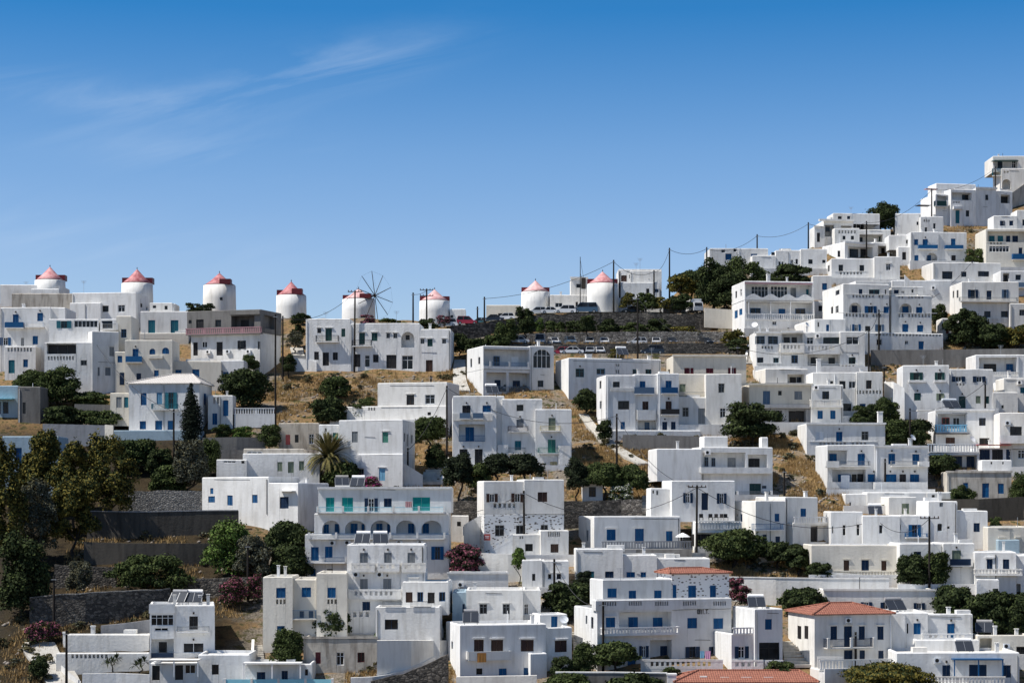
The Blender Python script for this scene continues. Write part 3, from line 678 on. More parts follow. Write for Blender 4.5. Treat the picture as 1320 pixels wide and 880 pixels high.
def parse_houses(txt):
    cur = None
    def flush():
        if cur and cur[2]: house(*cur)
    for line in txt.strip().splitlines():
        line = line.strip()
        if not line or line[0] == '#': continue
        if line.startswith('H '):
            flush(); a, _, o = line[2:].partition('|')
            opts = dict(t.split('=', 1) for t in [x.strip() for x in o.split(',')] if '=' in t)
            cur = (a.strip(), opts, [])
        elif line.startswith('B '):
            t = line[2:].split(); b = dict(x0=float(t[0]), x1=float(t[1]), y0=float(t[2]), y1=float(t[3]), ops=[])
            for q in t[4:]:
                k, v = q.split('='); b[k] = v if k == 'm' else float(v)
            cur[2].append(b)
        else:
            for it in line.split(';'):
                it = it.split()
                if it: cur[2][-1]['ops'].append(it)
    flush()
HOUSES_TXT = '''
# ---- top left ridge
H long low white house with flat roofs on the ridge below the leftmost windmill | dep=9
B 0 77 367 392
B 40 76 372 392 dy=-1.5
H bare beige cement wall house with no windows below the leftmost windmill | dep=8,m=E
B 15 93 378 416
H blank-fronted long white house with two dark windows left of the second windmill's foot | s=192,dep=9
B 93 175 377 420
w 130 394 140 402 K; w 152 393 161 402 K; >w 181 391 184 396 K; >w 188 395 191 400 K
B 90 129.5 390 422 dy=-1.2
H white house with blue balcony rail and slotted roof parapet at the left picture edge | dep=9,base=478
B 0 65 396 478
s 16.5 405 24 422 B*; rp 6 415 30 422 Bn; s 48 403.5 55.5 414 B*; rm 32 415 56 421 Wn; o 0 435 14 445 B; d 27 435 31 446 Y; s 42 433 49 444 B
B 65 84 396 470 dy=0.5
B 6 46 446 488 dy=-4 dep=4
k 9 448 42 453 8; s 11 464 19 481 T; s 30 463 36 473 B
H white house with a long row of teal framed windows above a dark shaded veranda | dep=8,base=498
B 57 119 441 500 dep=3 dy=-3
g 60 442 98 456 K; k 61 459 96 464 9; w 104 464 112 471 Y
B 63 127 411 445
o 73 413.5 92 423 T; q 95.5 413 126 422 W
B 129 150 411 445
w 131 413.5 145 423 N; rm 130 417 152 424 Y
B 150 169 407 470 m=C
w 156 424 163 435 B
H square white tower house with grey shutters beside the tall black pole | dep=9,yaw=24,base=506
B 119 153 427 506
s 141 447 147 459 Y^; s 135.5 473.5 142.5 484 Y^; d 126 473 128.5 484 Y; <o 103.5 428.5 113.5 438 Y; <o 106 447.5 116 456 Y
H cream white house with a solid royal blue balcony and two arched blue windows | dep=8,base=505,m=C,bal=.8
B 161 222 438 505
s 171 449.5 178.5 461 B*; rp 162 459 183 466.5 Bn; s 192.5 449 200 456.5 Ba; s 209 448 218 456 Ba; v 192 458.5 210 462 .3; d 154 480 160 496 N; s 176 481 182 491 N; s 198.5 477 204.5 485 B
B 148 161 453 502 dy=.6
s 151.5 458.5 157.5 467 B
H plain white house with two tall teal shutters behind the royal blue balcony house | dep=9
B 181 243 401 436
s 191 412.5 200 429 T; s 220 412.5 230 429 T
B 193 222 390 401 dy=3 dep=4
w 197 393.5 201 397 K; w 212 394 216 399 K
B 180 243 429 445 dy=-.8 dep=2 m=C
H small white hut with a barrel end on the ridge left of the third windmill | dep=5
B 204 226 391 403
w 219 394 226 399 K
H big unfinished grey cement house with a long dusty pink balustrade balcony | s=363,dep=9,base=468,log=2.2
B 241 336 400 429 m=K
w 243 412.5 247 417 K; d 253 411.5 262.5 424 K; w 277.5 412 285 421 K; l 298 407 328 424 K; id 311 412.5 320.5 424 K; rb 239.5 422 336 430 M; >g 341 407 356 424 K; v 297 400 336 405.5 .5
B 246 335 429 470 m=W
d 249 441 255 458 K; w 260 440 267 448 K; d 279 440.5 287 458 K; o 306.5 439 317 450 K; w 332.5 440 335 450 K; A 269 453.5; A 294.5 453; A 321 453
H low cream house with blue shutters above the white hip roof | dep=8,m=C
B 216 285 465 500
s 226 476.5 234 483 B; s 248 476 257 488 B
B 285 314 464 500 dy=.7 m=W
d 274 477 277 491 S; w 279 477.5 287 491 N; s 287.5 479 294.5 485 B
H white house with pale hipped roof, blue shutters and teal balcony beside the cypress | s=273,dep=9,bal=.9
B 166 257 493.5 554
R 222 482.5 248 50 W; s 181.5 506.5 189 522 B; s 202 506 209 521 L; o 213 506 228 527 T; rm 195 520 228.5 527 Tn; d 180 542.5 188 553 B; d 200 542 209 554 B; d 216 542 223 554 B; >s 262.5 507 266 522 B
B 144 258 554 583 dy=-2.5 dep=3 m=L
w 208 569 212 575 K; w 164 570 167 574 K
B 142 166 506 545 dy=.8 m=C
s 150 511.5 157 525.5 Y; s 160 511.5 165.5 525 T
H pale blue cottage with an aqua awning at the left picture edge | dep=5,m=L
B -14 23 497 538
w 4 518 11 533 N; w -3 518 1 533 N; p -16 513 16 519 A 1.6
H windowed grey stone shed behind the aqua awning cottage | dep=6,m=K
B 23 52 498 545
w 29 518.5 33 533 N
H shaded pale house with a blue door behind the tall trees at the left | dep=7
B 3 75 562 634 m=L
d 20 577 28 597 B; w 42 575 47 584 N; d 22 612 26 628 N
# ---- row around F
H long white two-storey house with a brown arched niche below the sail windmill | dep=8,yaw=-3,base=472,bal=.8
B 394 451 411 472
w 409 423 414 429 K^; d 419.5 423 428 439 G^; s 440 423.5 445 434 G; rm 407 432 436.5 440 Kn; s 405 453 411 463.5 K; d 416 454 424 471 K; s 429 454 435.5 464 K
B 451 541 416.5 476
d 463 429 470.5 444 G^; s 479 429 486.5 439.5 G^; rm 454 438 479 445.5 Kn; w 498 429.5 502.5 436 Y^; w 507 429.5 512 436 Y^; L 517 427.5 534 447.5; iw 523 432 528 438 O; d 456 456.5 464.5 473 K; q 470 457.5 477 473 W; s 481 457 488 467 K; d 498 457.5 511 475 K; w 518 458 532.5 476 K
B 541 581 424 484
w 542 436.5 547 443 Y^; s 551 437 557.5 446.5 G^; w 570 437 575 443 Y^; d 549 464 557.7 482 O
H lilac tinted white house with two dark windows below the long two-storey house | s=592,dep=8,base=545,bal=.6,ter=1.6
B 487 576 493 545
w 524 508.5 534 521.5 O^; w 548 508.5 560.5 520.5 N; k 522 524 572 529 12
B 470 576 523 545 dy=-.7 dep=2
k 474 525 484 529 3; w 551 531 555.5 535 K; w 551 539 555.5 544 T
B 435 470 524 545 dy=-.4
d 441 532 447 541 O
H tall plain white house with grey shutters and a low light blue door beside the palm | s=535,dep=9,base=622
B 437 519 541 585
s 453.6 556 461 570 Y; s 493 556.5 500.6 570 g^; >s 520.5 558 522.5 569 Y; >s 524 559 526.5 575 Y; >s 529.5 560 532 571 Y
B 437 519 585 622 dy=-.25
s 488.5 603 496.4 619 L^; w 462 604 469 611 V^
B 411 437 547 600 dy=.9 dep=6
s 429 557.7 436 567 g; w 418.5 552 421 556 K; s 385.5 594 392 606 V
H long low white house with green shutters left of the palm | dep=7,base=622
B 313 412 584 622
s 357.6 595 364 607 V; d 371 594.5 378.5 609 V; s 385.5 594 392 606 V; m 374 591
B 314 392 578 590 dy=2.5 m=E
K 318 581.5 338 588 5
B 279 318 592 622 dy=-1
K 288 593.5 304 596.5 3; w 311 593.5 315 597 K
H low white bungalow with royal blue shutters on a wall above the dark garden | s=386,dep=8
B 261 346 614.5 658
s 271 628.5 275 636 B; s 268.5 639 277 647 B; s 293 638 300 651 B; s 325 637.5 332 648 B
B 346 384 622 658 dy=-.6
d 360.5 640 372 655 N; p 358 632 376 636 W 1.0
H ruined grey cottage with a rusty door left of the palm | dep=6,m=E
B 359 411 545 576
d 368 560 374 573 r; w 380 560 385 570 K; w 398 559 404.5 572 K
H tiny white gatehouse with a blue door and two small gables by the balustrade fence | dep=4,m=W
B 268 300 509 550
k 274 512 283 520 2; d 287.5 515.5 294.5 536 B; s 273.6 532.5 280 547 B
# ---- I and around
H large white house with five arches and emerald shutters above blue doors | dep=9,base=742,bal=1.1,log=1.8
B 393 579 688 744
s 401 704.4 411 722 B; s 419 704 428.6 718 B; rm 394 718 447 724.5 B; s 547.5 704 551 721 B; o 556 704 572 721 B; s 400 733 407 742 B; w 421 733 429 742 K; A 429 699.5; A 448 699; A 515 699; A 542 699
B 405 579 661 688 dy=.3
L 415.5 670.5 438.5 688; L 445 670.5 471.5 693; L 478 670.5 503.5 693; L 510.7 670.5 536 693; L 543.6 670.5 569 693; is 417 675.5 424 688 B; is 431.5 675 437 687 B; is 452 674.5 461 693 B; is 466 675 470 692 B; is 485 674.5 493 688 B; is 499 675 503 692 B; is 526 674.5 534 692 B; is 545 674.5 553 692 B
rm 397 687 574 693.5 S
B 410 582 628 661 dy=.35
s 420 641 431 659 E; s 441 641 455 659 E; o 470 642 487 659 N; s 495 642 505 653 N; s 532 640.6 554.5 658 E; rm 408 653 574 659.8 A; v 409 627 583 630 .3
H white three-storey apartment house with bulging slotted balconies and grey shutters | dep=8,base=822,bal=.7
B 447 547 701 822
s 464 712 474 726 Y*; s 495 712 505 726 Y*; s 525 712 535 726 Y*; rh 453 725 483 735.5 W; rh 487 725 515 735.5 W; rh 518 725 549 735.5 W; A 459.5 740; A 490 740; A 543 739.5; s 464 745.6 474 760 Y*; s 494 745.6 504.4 760 Y*; rh 449 759 517 770.5 W; s 467 775 477 787 N*; fh 449 786 482 797 W
B 517 548 735 822 dy=-.4
H greyish white house with square royal blue shutters and a recessed balcony | dep=8,base=835
B 339 377 743 836 m=C
s 356 757 368 770 B; s 357 806 367 819 B; k 355 772 369 778 3
B 377 408 746 836 dy=1.0 m=C
s 389 756.5 401 769 B; s 386 787 392 797 N; s 398 787 404 797 N; rm 377 786 408 797 Sn
B 408 447 738 836 dy=.2 m=C
s 422 757 433 770 B; k 421 772 435 778 3
H old stained house with three dark red doors and a brown coping | dep=7,m=E
B 391 486 822 858
d 406.5 840 413.5 855 R; w 433.5 840 443.5 857 R; w 461 840 470 853 R; v 390 820 487 822.5 .1
H small white house with blue framed windows and black iron terrace rails | s=583,dep=7,base=830
B 519 578 749 792
d 523 762.6 532 776 O; w 538 762.6 545.4 775 B; d 551 763 560 777 K; w 566 762.6 574 774.6 B; c 527 743 540 750
B 484 567 781.5 830 dy=-4 dep=4
w 496 798 513 811 N; fm 493 774.5 518 781.5 K; fm 529 774.5 556 782.5 K
H long white walled terrace house with a boxed air conditioner and round finials | dep=6,base=775
B 577 655 738 775
A 594 753; v 576 737 656 739.5 .15
H square white house with two grey windows and a lower right wing | dep=8,base=822,ter=1.6
B 601 674 759.5 822
w 618 778 628 791 Y^; w 648 778 657 791 Y^
B 674 697 759.5 822 dy=1
w 675.5 778 681 792 Y
B 583 601 762 822 dy=.5 m=L
s 596 778 599 792 N
H white house with brown shutters and an orange cloth over its balcony | s=575,dep=8,base=876,cloth=orange cloth hung over the white balcony with brown shutters,bal=.8
B 593 704 804 878
s 611 824 623.6 840 O^; d 633 824 648.6 847 O^; s 671.4 824 688 839 O^; rs 604 839 660 849 W; z 615 841 626.6 853 o .8; w 614 861 622 869 K; s 643 861 653 870 B; s 675 860 683.4 870 B; <w 582 826 584 836 K
B 704 737 808 878 dy=.3
s 715 825 730.5 840 O^; v 712 844 727 846 .15
B 684 705 841 878 dy=-1.2 dep=2
B 696 731 791 812 dy=4 dep=4
s 710.5 794 718.6 811 B
H small white twin block house with three tiny blue windows behind the black pole | dep=5,base=760,ter=1.6
B 673 699 721 764
w 686 739 690 748 N
B 699 733 722 764 dy=.4
w 706 739 711 746 N^; w 717.5 739 723 746 N^
H tall white house speckled with dark stones above a slanting stair parapet | s=615,dep=8,base=718,bal=.5,ter=1.6
B 624 676 619.5 662
o 627 636 641.5 647 O; o 659 635.5 675 647 O; fh 629 646.6 672 656 W; m 640 631
B 676 727 617.5 662 dy=-.25
s 693 634 705.4 646.5 O
B 624 727 662 722 dy=-.05 m=D
w 638 676.4 650 690.7 Y*; w 665 676.4 675.5 688 Y*; w 697 676 706.5 683 Y
B 660 697 688 724 dy=-2 dep=2
k 669 690.5 675 694 2; w 677 700.6 687 710 K
B 697 733 683 724 dy=-2.6 dep=2.6
k 706 685 722 691.5 7; d 709.6 701 720 712 O
# ---- centre
H white house with a great arched gallery window below the parked cars | s=602,dep=10,base=510,log=2.0
B 623 683 446 476
l 624 450 682 474; iw 636 459 644 472 B; id 659 460 668 474 W; fm 631 467 682 473 S; fs 623 472 683 476 W; <w 606.5 462 608.5 473 K; <w 616.5 460 619 469 K
B 623 683 476 514
l 627 480 683 505; id 637.5 489.7 645 505 N; id 661 490.5 670 505 N; v 652.5 479 656 505 .0; fm 640 498 682 505 Sn
B 683 714 446 514 dy=-.1
q 687 450 710 474.5 Wa; w 693 490 700.6 498.6 N
H white stepped apartment house with blue loggia, green door and cream door | s=583,dep=8,base=603,bal=.7,log=1.6,ter=1.6
B 584 640 510 604
s 596 522.5 606.5 540 K*; s 622 522.5 633 531 B*; rp 593 532 606 539 Sn; rp 610 532 623 539 Sn; fs 583.5 533 635 542 W; l 591.5 546.8 625 569; is 600 550.5 611 569 B; fm 591.5 561 625 569 Bn; d 592.4 578.7 602.6 596 K*; d 612 578.7 622 598 K*
B 640 650 510 604 dy=1.2
s 637 576.6 641.5 592 B
B 647 699 514 604 dy=.8
w 666 521.6 674.7 529.8 K; s 665.7 540.3 675 551 Y*; rm 655.4 549 681 555.5 On; s 663.6 568 672 580 T; rm 652 576.5 678 583.4 Yn; rs 642 573 655 592 W
B 690 737 527 604 dy=.2
s 707 538.6 716 555 V*; rm 697 548.5 723 555 Cn; s 706 566.4 716 584 g*; rm 694.6 576.5 721.5 583.6 gn; w 696 596.6 704 606 V; d 709 595 718.5 608 C; rs 721 574 736 604 W
H long plain white house with teal windows behind the blue balcony block | s=716,dep=9,base=512
B 733 852 462 520
w 742 475 753 486 T*; w 769 475 780 482.6 L; k 793 469 799 472 2; k 793 476.5 799 481 2; w 815.5 475.8 823 482 T; w 832 475.8 839.7 482 T; c 756 456 763 463
H white stepped apartment block with four blue and black balconies and a slanting buttress | s=769,dep=9,base=560,bal=.7,log=1.4
B 781 819 483 556
w 790 491.5 799 499 N; w 796.6 516.3 811.2 527.4 K; s 800 543.4 805.6 553 B; <w 772.5 491 775 501 K; <w 773 517 775.5 527 K; fs 787 500 818 504 W
B 818 848 482 556 dy=.4
s 824.7 491 832 506 B; rp 818 499 843.4 507 Sn; s 828 517 835.8 531.5 O; rs 822 528 845 540 W; l 822 541 846 554; is 830.8 544 837 554 S
B 848 875 481 556 dy=-.2
s 858 490.6 865.8 506 B; rp 853.5 499 874 506.5 Bn; s 858 517 865.6 533 O*; rp 853 527 876 533.7 Kn; s 853.8 543.4 860 555 N*; s 865 543.4 870.7 553.5 N
B 786 903 554 567 dy=-1.2 dep=1.2
H cream house with dark red shutters rising behind flat white blocks | s=859,dep=9,base=515,m=C
B 868 962 458 515
s 882 474 894 482 R; s 910 474.6 919.5 481 R; s 938.5 474 949 482 R; v 867 457 963 459.5 .3; <w 861 476 863.5 484 K
H plain white block house with grey windows left of the large round bush | dep=8,base=551,ter=1.6
B 910 956 481.5 551 
w 926 494 934 506 Y; w 928 525.7 935.5 538 Y
B 875 911 511.5 551 dy=.15
w 879.7 525 887.8 537 Y; d 900 526 908.7 546 Y
B 874 912 482 512 dy=3 dep=5 m=C
s 876 495 883.7 505 V; rm 874 505 912 511 Yn
H white house with a great blank side wall and grey doors above piered terraces | yaw=6,dep=8,base=641,log=1.8,bal=1.1,ter=1.6
B 847 904 578 620 dy=-.6
B 904 996 576 608
l 906 583 961 606; iw 908 589 913 601 S; iw 917 590 922 601 S; id 938 590 948 606 Y; l 964 585.6 989 606; id 965 590.7 979 606 K; A 912 583; rs 904 602 996 609 W
B 904 996 608 642
d 966 623 981 640 G; w 982 625.6 988 629.5 S; rm 950 633 996 640 Y
B 908 938 562 577 dy=3 dep=4
B 982 990 563 577 dy=3 dep=2
H white house with open navy shutters over a cluttered terrace and dark garage | s=853,dep=8,base=704
B 866 947 619 672
o 880.6 635 893 648 N; d 904.4 635 913 657 N; o 924 635.5 936.5 649 N; <w 858 635 861 650 K
B 897 956 672 704 dy=-2.2 dep=3
fb 900 671 955 682 W; g 893 686 944 704
B 839 866 629 672 dy=1.5 dep=4
w 841 632 843 636 K; w 846 632 848.5 638 K
H low white house with three royal blue shutters behind a long balustrade | s=746,dep=8,base=716,ter=1.6
B 766 877 665 714
s 782 682 793.7 696.5 B^; d 818.4 681 830 700 B^; s 858.4 684 867 698 B^; m 811 688; m 834 688; <s 756 683 758.5 697 Y
B 775 892 706.6 720 dy=-2.5 dep=2.5 m=Y
fb 775 697 891 707 W
H tiny stone and white hut with a dark window among the trees | dep=4
B 751 777 618 648
w 759 627 768 640 N; v 752 614 776 618.5 .3
H long low white house with three roof levels and small blue windows | dep=7,base=756
B 742 803 707 760
s 756 736 766 747 T; s 780 736 791 746 N
B 803 847 715 760 dy=.3
s 807.5 737 818.4 746 B; s 825.7 737 832.7 746 B
B 846 915 719 745 dy=1.2
H large blue shuttered house with large letters on its wall and three balustrade floors | yaw=17,dep=9,base=862,log=1.6,bal=1.1
B 770 866 784 864
l 798 788 866 811; is 781 795 793 808 B; s 781 795 793 808 B^; is 810 795 822 810 B; is 841.6 795.5 853.6 810 B; rb 779 808 877 817 W; l 838 824 866 856; is 851 832 867 848 N; d 809 833 819.5 860 B; o 824 832 836 847 N; <w 755 793 757 804 K; <w 762 795 765 810 K; <d 757 830 759 840 K; <d 764 830 767 841 K
B 866 943 784 864 dy=.1
s 886 796 898.4 809.5 B; s 919.5 796.4 932 810 B; o 883.6 833 902 847 N; o 914 833 925 848 N; d 926 833 938 858 B; t 899 785 918 791 K
B 768 943 771.5 785 dy=-.15 dep=1.6
k 779 774.5 795 780 5; k 810 774.5 828 780 6; k 844 774.5 862 780 6; k 880 774.5 898 780 6; k 919 774.5 936 780 6
B 777 866 746 775 dy=3.2 dep=5
s 783 758 795 770 B; s 810.5 760.7 820 773 B; s 843.4 760.7 853 773 B
B 866 940 738 775 dy=3.6 dep=5 m=D
s 867 753 872 771 B; s 887 754 897.5 771 B; s 915 754 923 771 B; R 862 731.5 905 50 O
H white corner house with a large dark display window beside the stepped alley | s=944,dep=7,base=864
B 973 1009 784 864
s 986 797.5 995 811 B; w 978.4 827.7 1005 850 K; c 1001 806 1003 812
B 943 974 816 864 dy=.6
fb 944 808 973 817 W; o 947 832.7 965 848 N
H white building with an orange tiled roof at the bottom edge behind white scalloped vents | dep=7,base=900
B 872 1052 878 900
R 900 863.5 1030 50 O; c 903 871 911 880; c 929 872 939 880; c 956 872 968 880; c 985 872 996 880; c 860 868 872 880
'''
